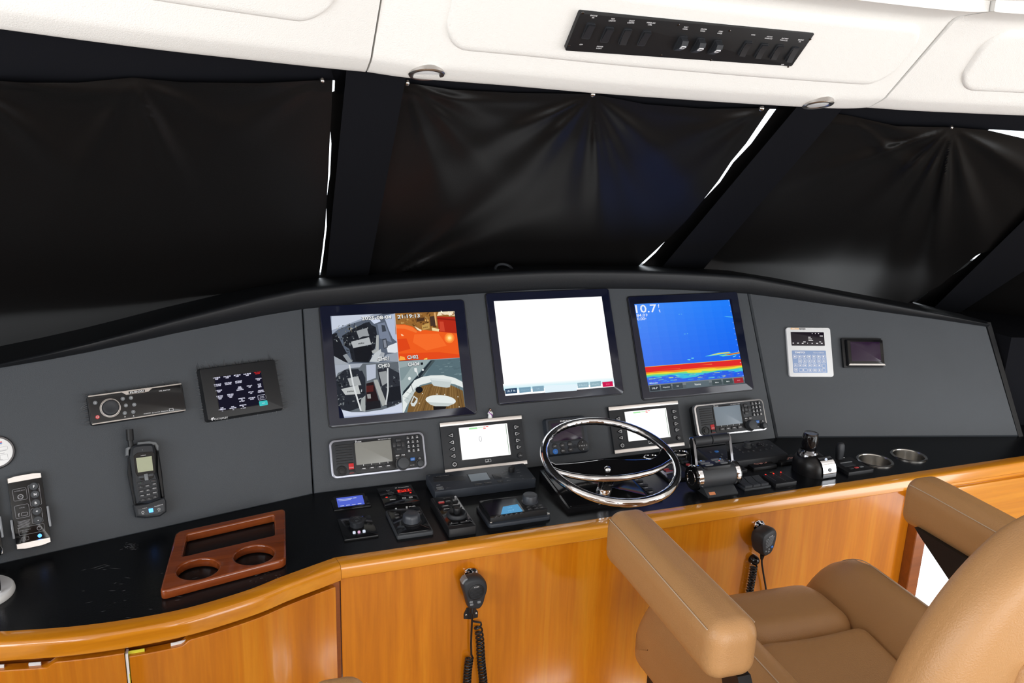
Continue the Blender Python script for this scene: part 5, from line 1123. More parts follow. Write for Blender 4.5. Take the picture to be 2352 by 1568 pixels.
# ---- autopilot control slab
M = CT(.630, 1.851, .004) @ Matrix.Rotation(radians(4), 4, 'X'); q = lambda x, y, n=25: lp(M, 'e', x, y, n)
D = thing('fish_finder_control', 'wide dark slate control box with a pale lcd window under the left engine display', 'control box', M)
b = K(); b.rbox(0, 0, 0, 24, 272, 94, 5, 2.5); part('body', b, 'slate', D)
b = K(); P = [q(290, 250), q(740, 205), q(778, 275), q(300, 300)]; b.prism(P, 23.5, 24.6, .3); part('handset_recess', b, 'blk_soft', D)
b = K(); b.prism([q(285, 230), q(560, 192), q(600, 200), q(330, 238)], 23.5, 24.9, .3); part('badge', b, 'blk_gloss', D)
b = K(); x, y = q(440, 212); b.text('FURUNO', x, y, 25.1, 3.5, 34); part('lettering', b, 'print_dim', D)
b = K(); b.prism([q(800, 185), q(1100, 148), q(1165, 265), q(860, 305)], 23.5, 25, .3); part('screen_frame', b, 'dgrey', D)
b = K(); b.prism([q(815, 195), q(1092, 162), q(1148, 262), q(868, 296)], 24.8, 25.5, .1); part('screen', b, 'lcd_grey', D)
for x, y, w, h, t_ in ((965, 338, 20, 8, '1'), (1115, 318, 20, 8, '2'), (1300, 295, 14, 8, '3'), (1250, 215, 20, 26, '')):
    x, y = q(x, y); b = K(); b.rbox(x, y, 23.5, 25.6, w, h, 1.5, .6); k_ = part('key', b, 'blk_soft', D)
    if t_: b = K(); b.text(t_, x, y, 25.8, 3); part('lettering', b, 'print_dim', k_)
b = K()
for t_, x, y, w in (('ALARM', 1385, 130, 11), ('RANGE', 1352, 152, 11), ('MODE', 1375, 182, 9), ('GAIN', 1400, 235, 11), ('BRILL', 1430, 278, 11), ('SHIFT', 1580, 157, 10), ('SENS', 1560, 122, 9), ('F1', 1612, 207, 5), ('F2', 1640, 252, 5)): x, y = q(x, y); b.text(t_, x, y, 24.4, 2.6, w)
x, y = q(520, 388); b.text('A/-', x, y, 24.4, 3.5, 12); x, y = q(372, 345); b.rbox(x, y, 24, 24.4, 10, 1, .2, 0); part('lettering', b, 'print_dim', D)
b = K(); x, y = q(397, 395); b.frame_(x, y, 23.5, 25.4, 17, 13, 1.2, 1.5); b.rbox(x, y, 23.8, 24.4, 12, 9, 1, 0); b.rbox(x, y+3, 24, 25.2, 4, 4, .5, 0); part('socket', b, 'mgrey', D)
x, y = q(1465, 140); b = K(); b.cyl(x, y, 23.5, 38, 8, 24, 1.5); part('knob', b, 'blk', D)
for x, y in ((-129, 40), (129, 40), (-129, -40), (129, -40)): b = K(); b.cyl(x, y, 23.4, 24.6, 4, 16, .4); part('screw_cap', b, 'dgrey', D)
# ---- steering wheel on its wedge base
wb = thing('wheel_pedestal', 'glossy black wedge base under the steering wheel', 'base', CT(.905, 1.76))
def wedge(b, x0, x1, y0, y1, z0, z1, bot=0.): # m, in world, front low
    b.loops([[V((x, y, z)) for y, z in ((y0, bot), (y0, z0), (y1, z1), (y1, bot))] for x in (x0, x1)])
b = K(1); wedge(b, .787, 1.012, 1.648, 1.835, .012, .034); wpart('base_box', b, 'blk_gloss', wb)
Mw_ = frame(V((.9, 1.648, .012)), (1, 0, 0), (0, -(.034-.012), .187))
b = K(); b.rbox(0, 92, 0, 2.5, 212, 176, 4, .6); b.v = [Mw_ @ p for p in b.v]; wpart('top_plate', b, 'blk_gloss', wb)
M2 = CT(1.035, 1.722); D = thing('switch_strip', 'narrow black strip with a row of white-marked switches beside the wheel base', 'switch strip', M2); q = lambda x, y, n=9: lp(M2, 'a', x, y, n)
b = K(); b.rbox(0, 0, 0, 8, 34, 150, 2, 1); part('plate', b, 'blk', D)
for i in range(5):
    b = K(); b.rbox(0, 55-i*26, 7.5, 11, 26, 17, 2, 1.5); k_ = part('rocker', b, 'blk_soft', D); b = K(); b.rbox(-3, 57-i*26, 10.9, 11.2, 9, 2.4, .4, 0); part('lettering', b, 'print', k_)
wc = onz(1402, 1054, .105); TW = radians(14)
M = frame(wc, (1, 0, 0), (0, -sin(TW), cos(TW))); q = lambda x, y, n=0: lp(M, 'a', x, y, n)
D = thing('steering_wheel', 'chrome steering wheel with a broad black spoke', 'steering wheel', M)
R_ = 169
b = K(); n = 144; pts = [(R_*cos(2*pi*i/n), R_*sin(2*pi*i/n), 0) for i in range(n)]
L = []
for i in range(n):
    a = 2*pi*i/n; grip = abs(sin(a)) > .55 
    L.append([((R_+ (10.5-(1.3*(.5+.5*cos(a*46)) if (grip and cos(t) < -.2) else 0))*cos(t))*cos(a), (R_+(10.5-(1.3*(.5+.5*cos(a*46)) if (grip and cos(t) < -.2) else 0))*cos(t))*sin(a), 10.5*sin(t)) for t in [2*pi*k/14 for k in range(14)]])
L.append(L[0]); b.loops(L, False, False); part('rim', b, 'chrome', D, ang=60)
top = [q(x, y, 0) for x, y in ((290, 800), (360, 838), (560, 830), (800, 805), (1080, 765), (1300, 770), (1550, 772), (1780, 765), (1880, 720), (1940, 640), (1960, 590))]
bot = [q(x, y, 0) for x, y in ((2080, 790), (1960, 870), (1800, 940), (1560, 1000), (1300, 1035), (1080, 1040), (850, 1030), (600, 990), (430, 945), (330, 900))]
b = K(); b.prism(top+[q(2040, 640, 0)]+bot, -7, 4, 1.5); part('spoke', b, 'blk_gloss', D)
b = K(); b.tube([(x, y, 0) for x, y in [q(2110, 760, 0)]+bot+[q(285, 880, 0)]], lambda t: 5.5+3*sin(pi*t), 10); part('spoke_edge', b, 'chrome', D)
b = K(); b.tube([(x, y, 2) for x, y in top], 1.2, 6); b.tube([(*q(265, 790, 0), 2), (*q(330, 890, 0), 2)], 1.2, 6); part('spoke_trim', b, 'chrome', D)
hx, hy = q(1145, 900, 4)
b = K(); b.lathe([(9, 3), (9, 5.5), (8, 8.5), (5, 11), (.01, 11.5)], hx, hy, 28); part('hub_cap', b, 'chrome', D)
b = K(); b.lathe([(16, -92), (19, -88), (19, -50), (17.5, -48), (17, -44), (19, -30), (23, -14), (27, -7), (27, -6)], hx, hy-4, 40); part('column', b, 'chrome', D)
b = K(); b.text('DAVIS', 0, 0, 0, 2.5, 12); b.v = [(Matrix.Translation((hx*.001+.004, hy*.001-.004-.0212, -.026)) @ Matrix.Rotation(radians(90), 4, 'X')) @ p for p in b.v]; part('lettering', b, 'print_dim', D)
# ---- engine start panel
M = CT(1.165, 1.805); q = lambda x, y, n=9: lp(M, 'b', x, y, n)
D = thing('engine_start_panel', 'black engine start panel with red and dark oval keys between wheel and throttle', 'start panel', M)
b = K(); b.rbox(0, 0, 0, 8, 88, 138, 6, 2); part('plate', b, 'blk', D)
b = K(); b.prism([q(200, 640), q(320, 745), q(345, 750), q(330, 710), q(470, 680), q(465, 660), q(310, 690), q(220, 620)], 7.5, 10.5, .5); part('trim_strip', b, 'silver', D)
for x, y, m, w in ((330, 632, 'redkey', 17), (380, 662, 'redkey', 22), (525, 437, 'key', 16), (570, 475, 'key', 18), (620, 515, 'key', 18), (655, 560, 'redkey', 12), (500, 400, 'key', 16)):
    x, y = q(x, y, 10); b = K(); b.rbox(x, y, 7.5, 10.5, w, 10, 4.5, .8); part('key', b, m, D)
b = K(); x, y = q(588, 428, 10); b.disc(x, y, 10.7, 2.2); part('led', b, 'led_green', D)
for i, (px, py) in enumerate((((1480+105/6.53), (980+455/6.53)), ((1480+545/6.53), (980+392/6.53)))):
    p = onz(px, py, .012); b = K(1); b.tube([(.022*cos(a*pi/12), .016*sin(a*pi/12), 0) for a in range(24)], .0025, 8, True); b.tube([(-.02, 0, -.012), (-.02, 0, 0)], .003, 8); b.tube([(.02, 0, -.012), (.02, 0, 0)], .003, 8)
    solo('key_guard', b, 'chrome', ('chrome loop guard just behind the wheel rim', 'chrome loop guard behind the engine start panel')[i], 'guard', Matrix.Translation(p), 'chrome loop guards')
# ---- throttle
TY, TZ = 1.668, .0395
D = thing('throttle_control', 'twin-lever throttle with black drum, chrome bands and two joined grips', 'throttle', CT(1.213, TY))
RX = Matrix.Rotation(radians(90), 4, 'Y')
def xl(b, prof, n=40): # lathe round an x axis through drum centre (local mm, x relative 1.213)
    L = [[(x, r*cos(2*pi*i/n), TZ*1000+r*sin(2*pi*i/n)) for i in range(n)] for r, x in prof]; return b.loops(L)
b = K(); xl(b, [(30, -52), (30, 54)]); part('drum', b, 'dgrey', D)
b = K(); xl(b, [(31, -64), (33.5, -62), (33.5, -51), (31.5, -49), (29, -49)]); part('band', b, 'chrome', D)
b = K(); xl(b, [(29, 51), (31.5, 51), (33.5, 53), (33.5, 62), (31, 65)]); part('band', b, 'chrome', D)
b = K(); xl(b, [(32, -60), (32.5, -66), (30, -69), (20, -69.5), (19, -68), (.01, -68)][::-1]); part('end_cap', b, 'blk_gloss', D)
b = K(); b.torus(19, 1.0, 40, 6, M=Matrix.Translation((-69.3, 0, TZ*1000)) @ RX); part('end_ring', b, 'chrome', D)
b = K(); xl(b, [(31, 62), (31, 67), (28, 69), (.01, 69)]); part('end_cap', b, 'blk_gloss', D)
b = K(); b.loops([[(x, y, z) for y, z in ((-46, 0), (-46, 3), (-25, 16), (0, 16), (30, 8), (30, 0))] for x in (-44, 48)]); ft = part('foot', b, 'dgrey', D)
b = K(); b.flat([(-36, 4), (-18, 4), (-18, 12.5), (-36, 12.5)], 0); 
b.v = [Matrix(((1, 0, 0, 0), (0, 21/24.7, -13/24.7, -.046), (0, 13/24.7, 21/24.7, .0034), (0, 0, 0, 1))) @ p for p in b.v]; part('maker_tag', b, 'orange', ft)
b = K(); b.rbox(0, 4, TZ*1000+24, TZ*1000+33, 86, 44, 10, 2.5); part('key_dome', b, 'blk', D)
for x, y, w, led in ((-30, 17, 22, 'led_blue'), (-26, 4, 28, None), (-22, -8, 24, None), (14, 18, 26, None), (18, 5, 28, 'led_red'), (27, 14, 16, 'led_blue'), (24, -7, 22, None)):
    b = K(); b.rbox(x, y+2, TZ*1000+32, TZ*1000+35, w, 9, 4.4, 1); k_ = part('key', b, 'mgrey', D)
    if led: b = K(); b.disc(x, y+3, TZ*1000+35.2, 1.4); part('led', b, led, k_)
def onx(px, py, x): return hit(px, py, V((x, 0, 0)), V((1, 0, 0)))
gl = onx(*zpix('b', 745, 215), 1.158); gr = onx(*zpix('b', 1230, 165), 1.270)
gy = (gl.y+gr.y)/2; gz = (gl.z+gr.z)/2
for i, (x, g) in enumerate(((-54, gl), (56, gr))):
    b = K(); y1, z1 = (gy-TY)*1000, gz*1000; d = V((y1, z1-TZ*1000)).normalized(); nn = V((-d.y, d.x)); P = []
    P = [V((0, TZ*1000))+d*26+nn*9, V((y1, z1))+nn*9, V((y1, z1))+nn*5+d*9, V((y1, z1))+d*11, V((y1, z1))-nn*5+d*9, V((y1, z1))-nn*9, V((0, TZ*1000))+d*26-nn*6]
    b.loops([[(x+s_*3.5, p.x, p.y) for p in P] for s_ in (-1, 1)]); part('lever', b, 'chrome_dark', D)
    b = K(); b.tube([(x, (V((0, TZ*1000))+d*26-nn*7).x, (V((0, TZ*1000))+d*26-nn*7).y), (x, (V((y1, z1))-nn*9).x, (V((y1, z1))-nn*9).y), (x, (V((y1, z1))-nn*5+d*9).x, (V((y1, z1))-nn*5+d*9).y)], 3.6, 8); part('lever_edge', b, 'chrome', D)
    b = K(); L = [[(xx, y1+r*cos(2*pi*k/24), z1+r*sin(2*pi*k/24)) for k in range(24)] for xx, r in ((x+(3 if i == 0 else -3), 12.8), (x+(3 if i == 0 else -3)*3, 12.8), ((-1 if i == 0 else 3), 12.8), ((0 if i == 0 else 2), 11.5))]
    b.loops(L); part('grip', b, 'blk_soft', D)
# ---- triple rocker, trim indicator, thruster pads
D = thing('rocker_bank', 'bank of three dark rocker switches in front of the throttle keys', 'switch bank', CT(1.330, 1.6585))
b = K(); b.rbox(0, 0, 0, 5, 84, 56, 2, 1); part('plate', b, 'dgrey', D)
for i in range(3):
    b = K(); b.loops([[(x, y, z) for y, z in ((-22, 4), (-22, 11), (-2, 9.5), (22, 15), (24, 4))] for x in (-37+i*25.5, -37+i*25.5+23)]); k_ = part('rocker', b, 'dgrey', D)
    b = K()
    for r_ in range(4):
        for c_ in range(5): b.rbox(-33.5+i*25.5+c_*4, -18+r_*4.5, 10.3-r_*.35, 11.3-r_*.35, 1.2, 1.2, .3, 0)
    part('dot_row', b, 'dgrey', k_)
b = K(); b.disc(-31, 19, 14.6, 2.5, 1); part('led', b, 'print_red', D)
D = thing('trim_indicator', 'flat black indicator with three dotted rows ending in red lights', 'indicator', CT(1.4155, 1.6545)); Mt = CT(1.4155, 1.6545); q = lambda x, y, n=11: lp(Mt, 'b', x, y, n)
b = K(); b.rbox(0, 0, 0, 11, 68, 60, 1.5, 1); part('plate', b, 'blk', D)
b = K(); rl = []
for (xa, ya), (xb, yb) in (((1840, 730), (1970, 808)), ((1955, 712), (2115, 805)), ((2065, 692), (2215, 775))):
    for k in range(11): x, y = q(lerp(xa, xb, k/10), lerp(ya, yb, k/10)); b.disc(x, y, 11.2, .6, n=8)
part('dot_row', b, 'print', D)
for x, y in ((1820, 715), (1938, 700), (2048, 680)): x, y = q(x, y); b = K(); b.lathe([(2, 10.8), (1.8, 11.8), (.01, 12.2)], x, y, 12); part('led', b, 'led_red', D)
b = K(); x, y = q(1910, 682); b.text('TRIM', x, y, 11.3, 3.4, 11); part('lettering', b, 'print_amber', D)
for i, (x, y, w, h, l) in enumerate(((1.340, 1.755, 62, 44, 'thruster touch pad with arrows half hidden behind the throttle drum'), (1.4335, 1.761, 80, 48, 'thruster touch pad with arrows between the other two pads'), (1.530, 1.768, 70, 44, 'thruster touch pad with arrows just behind the joystick'))):
    D = thing('thruster_pad', l, 'touch pad', CT(x, y), group='thruster touch pads')
    b = K(); b.rbox(0, 0, 0, 8, w, h, 3, 1.5); part('plate', b, 'blk_soft' if 0 else 'blk', D)
    b = K()
    for s_ in (-1, 1): b.tube([(s_*10, 5, 8.1), (s_*10, -5, 8.1), (s_*22, 0, 8.1)], .7, 5, True)
    b.torus(5.2, .8, 20, 5, (0, 0, 8.1)); b.rbox(0, 0, 8, 8.3, 4, 4, 1, 0); part('arrow', b, 'print_pink', D)
# ---- right keypad slab
M = CT(1.405, 1.812, .006) @ Matrix.Rotation(radians(6), 4, 'X'); q = lambda x, y, n=24: lp(M, 'b', x, y, n)
D = thing('chart_keyboard', 'wide black rounded keyboard with a knob in front of the right radio', 'keyboard', M)
b = K(); b.rbox(0, 0, 0, 23, 256, 98, 10, 7, n=6); part('body', b, 'blk_soft', D)
x, y = q(1540, 290); b = K(); b.lathe([(13, 22), (12.5, 25), (10, 26), (9.6, 36), (8, 37.5), (.01, 37.5)], x, y, 28); part('knob', b, 'dgrey', D)
x, y = q(1755, 265); b = K(); b.cyl(x, y, 22, 25, 14, 32, 1); k_ = part('cursor_pad', b, 'blk', D); b = K()
for a in range(4): b.disc(x+8*cos(a*pi/2), y+8*sin(a*pi/2), 25.2, 1.4)
b.disc(x, y, 25.2, 2); part('lettering', b, 'print_dim', k_)
x, y = q(1085, 368); b = K(); b.rbox(x, y, 22, 25, 12, 8, 3, .8); part('key', b, 'bluekey', D)
for px, py in ((1365, 305), (1395, 322), (1425, 345), (1475, 378), (1560, 365), (1640, 357), (1625, 268), (1680, 308), (1740, 348), (1825, 335), (1900, 320), (1832, 265), (1912, 282), (1160, 410), (1150, 450), (990, 378), (1300, 455), (1330, 400), (1240, 480)):
    x, y = q(px, py); b = K(); b.rbox(x, y, 22, 24.6, 9, 6.5, 2.5, .8); k_ = part('key', b, 'key', D); b = K(); b.rbox(x, y, 24.5, 24.75, 3.2, 1.1, .2, 0); part('lettering', b, 'print_dim', k_)
# ---- docking joystick
JX, JY = 1.548, 1.690
D = thing('docking_joystick', 'black docking joystick with barrel knob and chrome front plate', 'joystick', CT(JX, JY))
kz = ony(*zpix('c', 607, 370), JY+.005).z*1000; kt = ony(*zpix('c', 607, 135), JY+.005).z*1000
kx = (ony(*zpix('c', 607, 260), JY+.005).x-JX)*1000
b = K(); prof = [(49, 0), (49, 14), (47.5, 28), (43, 40), (36, 49), (27, 55), (16, 58)]
L = [[(kx*(z/72)*.6+r_*.9*cos(2*pi*i/40), r_*1.12*sin(2*pi*i/40), z) for i in range(40)] for r_, z in prof]; b.loops(L); part('base', b, 'rubber', D)
b = K(); b.lathe([(30, 45), (29, 54), (25, 62), (19, kz-6), (16, kz)], kx, 5, 36); part('boot', b, 'chrome_dark', D)
h_ = kt-kz; b = K(); b.lathe([(14, kz-2), (17, kz), (21, kz+.25*h_), (22, kz+.55*h_), (21, kz+.82*h_), (19, kz+.93*h_), (17, kz+.96*h_), (15.5, kz+.955*h_), (.01, kz+.97*h_)], kx, 5, 40); part('knob', b, 'blk_gloss', D)
b = K(); b.torus(18.4, 1.4, 36, 8, (kx, 5, kz+.93*h_)); part('knob_ring', b, 'chrome_dark', D)
b = K()
def jp(u, v):
    a = radians(lerp(-86, -58, u)); prof2 = bez([(50, 0, 4), (50.5, 0, 16), (49, 0, 30), (44, 0, 43), (36, 0, 52), (27, 0, 57)], 4); k = v*(len(prof2)-1); i = min(int(k), len(prof2)-2); p = prof2[i].lerp(prof2[i+1], k-i)
    r_ = p.x+1.5; ca, sa = cos(a), sin(a); return (kx*(p.z/72)*.6+r_*.9*cos(a+.12), r_*1.12*sin(a+.12), p.z)
def jp2(u, v):
    p = jp(0, v); q_ = jp(1, v); w_ = lerp(-14, 30, u); return (p[0]+w_, p[1]-2.5+.0*u, p[2])
b.grid(jp2, 8, 14); pl_ = part('front_plate', b, 'chrome', D)
for v_, m, r_ in ((.35, 'mgrey', 5.5), (.8, 'led_white', 3.4)):
    p = jp2(.5, v_); b = K(); b.lathe([(r_, -2), (r_, 1.6), (r_-1, 2.2)], n=20, M=Matrix.Translation(p) @ Matrix.Rotation(radians(80 if v_ < .5 else 40), 4, 'X')); part('button', b, m, pl_)
# ---- bow thruster lever
M = CT(1.676, 1.677); q = lambda x, y, n=10: lp(M, 'c', x, y, n)
D = thing('thruster_lever', 'small thruster unit with upright paddle lever and tiny lcd', 'thruster control', M)
b = K(); b.rbox(0, 0, 0, 10, 88, 90, 2, 1); part('plate', b, 'blk', D)
b = K(); x, y = q(1128, 582, 10.5); b.rbox(x, y, 9.8, 10.8, 40, 22, 1, .2); part('screen', b, 'lcd_green' if 0 else 'dgrey', D)
b = K(); x, y = q(1110, 556, 10.5); b.rbox(x, y+2, 10, 12, 42, 4, .8, .4); part('screen_hood', b, 'mgrey', D)
for px, py, m in ((1180, 632, 'key'), (1250, 620, 'redkey'), (1318, 608, 'mgrey')): x, y = q(px, py, 11); b = K(); b.rbox(x, y, 9.8, 11.5, 13, 7, 1.5, .5); part('key', b, m, D)
bx, by = q(1010, 500, 10); p1_ = ony(*zpix('c', 1035, 280), 1.677+by*.001); tz = p1_.z*1000; tx = (p1_.x-1.676)*1000
b = K(); b.loops([[(bx+w_*.5*cx_+(tx-bx)*t, by+d_*.5*cy_, 9+(tz-9)*t) for cx_, cy_ in K.rr(0, 0, 2, 2, .7, 3)] for t, w_, d_ in ((0, 20, 16), (.25, 21, 17), (.6, 25, 19), (.85, 23, 17), (.97, 17, 13), (1, 13, 9))]); part('lever', b, 'blk_soft', D)
for px, py in ((915, 500), (1078, 480)): x, y = q(px, py, 12); b = K(); b.flat([(x-5, y+3), (x+5, y+3), (x, y-4)], 10.3); part('arrow', b, 'print', D)
# ---- steel cup holders
for i, (x, y) in enumerate(CUPS):
    D = thing('cup_holder', ('sunken steel cup holder beside the thruster lever', 'sunken steel cup holder furthest along the right worktop')[i], 'cup holder', CT(x, y), 'steel cup holders')
    b = K(); b.lathe([(44, 2), (43.5, -5), (42, -60), (40, -66), (30, -68), (.01, -68)], n=48, cap0=False, cap1=False); part('well', b, 'steel', D)
    b = K(); b.lathe([(51, .2), (51, 2), (49, 3.6), (46.5, 3.8), (44.5, 3), (43.6, 1)], n=56, cap0=False, cap1=False); part('rim', b, 'steel', D)

# ================================================================== HAND MICS on the cabinet front
def CF(px, py, y=CY): p = ony(px, py, y); return frame((p.x, CY, p.z), (1, 0, 0), (0, -1, 0))
def coil(path, R, turns, n=12, taper=None):
    P = bez(path, 12); L = [0]
    for a, c in zip(P[:-1], P[1:]): L.append(L[-1]+(c-a).length)
    out = []; N_ = int(turns*n)
    for i in range(N_+1):
        t = i/N_; tt = taper(t) if taper else t; s_ = tt*L[-1]; k = max(j for j in range(len(L)) if L[j] <= s_+1e-9); k = min(k, len(P)-2)
        f_ = (s_-L[k])/max(1e-9, L[k+1]-L[k]); p = P[k].lerp(P[k+1], f_); d = (P[k+1]-P[k]).normalized(); u_ = V((0, 0, 1)).cross(d).normalized(); w_ = d.cross(u_); a = 2*pi*turns*t
        out.append(p+u_*R*cos(a)+w_*R*sin(a))
    return out
def mic(px, py, zk, outline, n_face, label, second):
    M = CF(px, py); q = lambda x, y, n=n_face: lp(M, zk, x, y, n)
    return M, q
# mic 1
M, q = mic(1088, 1352, 'g', None, 44, None, False)
D = thing('hand_microphone', 'black fist microphone hanging on the cabinet front left of the chair', 'microphone', M, 'hand microphones')
out = [q(*p, 30) for p in ((255, 585), (190, 575), (165, 500), (140, 410), (112, 330), (118, 255), (160, 205), (230, 180), (310, 172), (380, 195), (425, 250), (432, 330), (405, 420), (385, 500), (355, 555), (320, 583))]
P = [V((x, y, 0)) for x, y in out]; P = [(p.x, p.y) for p in bez(P+[P[0]], 4)[:-1]]
cxm = sum(p[0] for p in P)/len(P); cym = sum(p[1] for p in P)/len(P)
sc2 = lambda k: [(cxm+(x-cxm)*k, cym+(y-cym)*k) for x, y in P]
b = K(); b.loops([[(x, y, z) for x, y in sc2(k)] for k, z in ((.86, 12), (.97, 17), (1, 26), (1, 32), (.96, 39), (.88, 43), (.8, 44))]); part('body', b, 'blk_soft', D)
b = K(); gx, gy_ = q(305, 395, 45); b.cyl(gx, gy_, 42, 45.2, 19, 36, .8); gp = part('speaker_disc', b, 'blk', D)
b = K()
for i in range(9): yy = -12+i*3; ww = 2*sqrt(max(0, 17**2-yy**2)); b.rbox(gx, gy_+yy-2, 45, 46, ww*.85, 1.4, .6, .2)
part('grille_bar', b, 'blk_soft', gp)
b = K(); b.text('ICOM', gx, gy_+13.5, 46, 3, 11); part('lettering', b, 'print', gp)
b = K(); b.prism([q(105, 260, 30), q(140, 205, 30), q(180, 195, 30), q(190, 240, 30), q(130, 290, 30)], 20, 39, 2); part('talk_key', b, 'mgrey', D)
for x, y, h_ in ((238, 520, 5), (244, 552, 5), (340, 520, 6)): x, y = q(x, y, 44); b = K(); b.rbox(x, y, 41, 45.5, 8, h_, 1.8, .8); part('key', b, 'mgrey', D)
b = K(); x, y = q(252, 625, 25); b.lathe([(5.5, 0), (5, 8), (4, 14)], 0, 0, 14, M=Matrix.Translation((x, y-6, 25)) @ Matrix.Rotation(radians(-90), 4, 'X')); part('cord_boot', b, 'rubber', D)
Q = lambda x, y, n=12: V((*q(x, y, n), n))
b = K(); c1 = coil([Q(215, 1240), Q(195, 1400), Q(185, 1568), Q(180, 1900)], 8.0, 18, taper=lambda t: t)
c2 = coil([Q(320, 800), Q(350, 1000), Q(368, 1300), Q(395, 1568), Q(390, 1900)], 8.4, 25, taper=lambda t: t**.8)
b.tube([Q(250, 600, 25), Q(252, 680, 22), Q(244, 850, 14), Q(236, 1050, 12), Q(240, 1200, 12), Q(262, 1250, 12)]+c1, 2.3, 7); b.tube([Q(262, 770, 3)]+c2, 2.3, 7)
yb = Q(180, 1900).y; b.tube(bez([Q(180, 1900), V((cxm-10, yb-30, 12)), V((cxm+15, yb-36, 12)), Q(390, 1900)], 8), 2.3, 7)
part('coiled_cord', b, 'rubber', D)
Dk = thing('mic_hanger', 'chrome hanger clip screwed to the wood behind the left microphone', 'hanger', M, group='microphone hangers')
b = K(); b.prism([q(150, 180, 3), q(160, 120, 3), q(200, 92, 3), q(290, 88, 3), q(315, 115, 3), q(325, 170, 3), q(240, 300, 3)], 0, 3, .6); part('plate', b, 'blk', Dk)
b = K(); b.tube([(x, y, 3.2) for x, y in (q(150, 165, 3), q(160, 118, 3), q(200, 90, 3), q(290, 85, 3), q(318, 115, 3), q(326, 158, 3))], 1.1, 6); 
for px in (170, 205, 268, 305): x, y = q(px, 150, 8); b.rbox(x, y, 2, 9, 4.5, 8, 1, 1)
x, y = q(238, 105, 4); b.lathe([(3.4, 2.5), (3, 4.6), (.01, 5.2)], x, y, 14); part('chrome_prong', b, 'chrome', Dk)
b = K(); b.prism([q(145, 740, 3), q(145, 680, 3), q(185, 600, 3), q(290, 595, 3), q(328, 650, 3), q(325, 720, 3), q(240, 745, 3)], 0, 3, .6)
solo('cord_clamp', b, 'blk', 'black clamp plate screwed to the wood under the left microphone', 'clamp', M)
o = [c for c in bpy.data.objects if c.name.startswith('cord_clamp')][-1]
for px, py in ((175, 690), (305, 668)): x, y = q(px, py, 4); b = K(); b.lathe([(2.6, 2.8), (2.4, 4), (.01, 4.6)], x, y, 12); part('screw', b, 'steel', o)
# mic 2
M, q = mic(1757, 1250, 'h', None, 44, None, True)
D = thing('hand_microphone', 'grey-black microphone with pale slots and a blue key behind the chair seat', 'microphone', M, 'hand microphones')
Rz = Matrix.Rotation(radians(24), 4, 'Y')
out = [q(*p, 36) for p in ((640, 830), (570, 770), (545, 660), (530, 560), (545, 440), (590, 370), (700, 320), (800, 285), (870, 300), (915, 360), (905, 470), (875, 590), (830, 700), (760, 790))]
P = [V((x, y, 0)) for x, y in out]; P = [(p.x, p.y) for p in bez(P+[P[0]], 4)[:-1]]
cxm = sum(p[0] for p in P)/len(P); cym = sum(p[1] for p in P)/len(P)
b = K(); b.loops([[(x+dx, y, z+(x-cxm)*-.25) for x, y in sc2(k)] for k, z, dx in ((.84, 8, -9), (.97, 14, -7), (1, 24, -4), (1, 34, 0), (.96, 40, 0), (.88, 44, 0), (.8, 45, 0))]); part('body', b, 'blk_soft', D)
tz2 = lambda x, n=45: n-(x-cxm)*.25
b = K()
for i in range(6):
    xa, ya = q(672, 515+i*31, 45); xb, yb_ = q(880-i*10, 455+i*29, 45); b.tube([(lerp(xa, xb, t/4), lerp(ya, yb_, t/4)-1.2*sin(pi*t/4), tz2(lerp(xa, xb, t/4), 45)) for t in range(5)], .85, 6)
part('grille_bar', b, 'mgrey', D)
b = K(); x, y = q(790, 445, 45); b.text('ICOM', x, y, 46.4, 3.2, 11, rot=.3); part('lettering', b, 'print', D)
for px, py, m in ((820, 665, 'bluekey'), (672, 738, 'mgrey'), (750, 705, 'mgrey'), (738, 752, 'mgrey')):
    x, y = q(px, py, 45); b = K(); z = tz2(x, 44); b.soft(4.2 if m == 'bluekey' else 3.2, 3.2 if m == 'bluekey' else 2.4, 2, 1.9, 3, 2, c=(x, y, z+1)); part('key', b, m, D)
b = K(); b.tube([Q2 for Q2 in [V((*q(620, 820, 26), 26)), V((*q(606, 900, 24), 24))]], lambda t: 6-2.2*t, 12); part('cord_boot', b, 'rubber', D)
Q = lambda x, y, n=14: V((*q(x, y, n), n))
c2 = coil([Q(450, 1040), Q(430, 1200), Q(395, 1400), Q(350, 1700), Q(345, 2300)], 7.6, 25)
b = K(); b.tube([Q(606, 890, 24), Q(610, 1000, 20), Q(640, 1200, 14), Q(680, 1420, 12), Q(720, 1700, 12), Q(700, 2300, 12)], 2.4, 8); b.tube([Q(455, 985, 10)]+c2, 2.4, 7); part('coiled_cord', b, 'rubber', D)
b = K(); x, y = q(470, 930, 10); b.lathe([(13, 0), (13, 8), (11, 16), (6, 20), (.01, 21)], x, y, 24); gm = part('cord_socket', b, 'blk_gloss', D)
b = K(); x, y = q(395, 990, 12); b.lathe([(2.2, 10), (2, 13), (.01, 13.5)], x, y, 10); part('screw', b, 'steel', gm)
Dk = thing('mic_hanger', 'chrome hanger clip screwed to the wood behind the right microphone', 'hanger', M, group='microphone hangers')
b = K(); b.prism([q(455, 240, 3), q(490, 165, 3), q(540, 140, 3), q(620, 140, 3), q(655, 190, 3), q(670, 240, 3), q(600, 420, 3), q(470, 420, 3)], 0, 3, .6); part('plate', b, 'chrome_dark', Dk)
b = K(); b.tube([(x, y, 3.2) for x, y in (q(455, 240, 3), q(490, 163, 3), q(540, 138, 3), q(620, 138, 3), q(655, 190, 3), q(672, 240, 3))], 1.2, 6)
for px, py in ((480, 235), (525, 240), (600, 215), (650, 235)): x, y = q(px, py, 8); b.rbox(x, y, 2, 9, 4.5, 7, 1, 1)
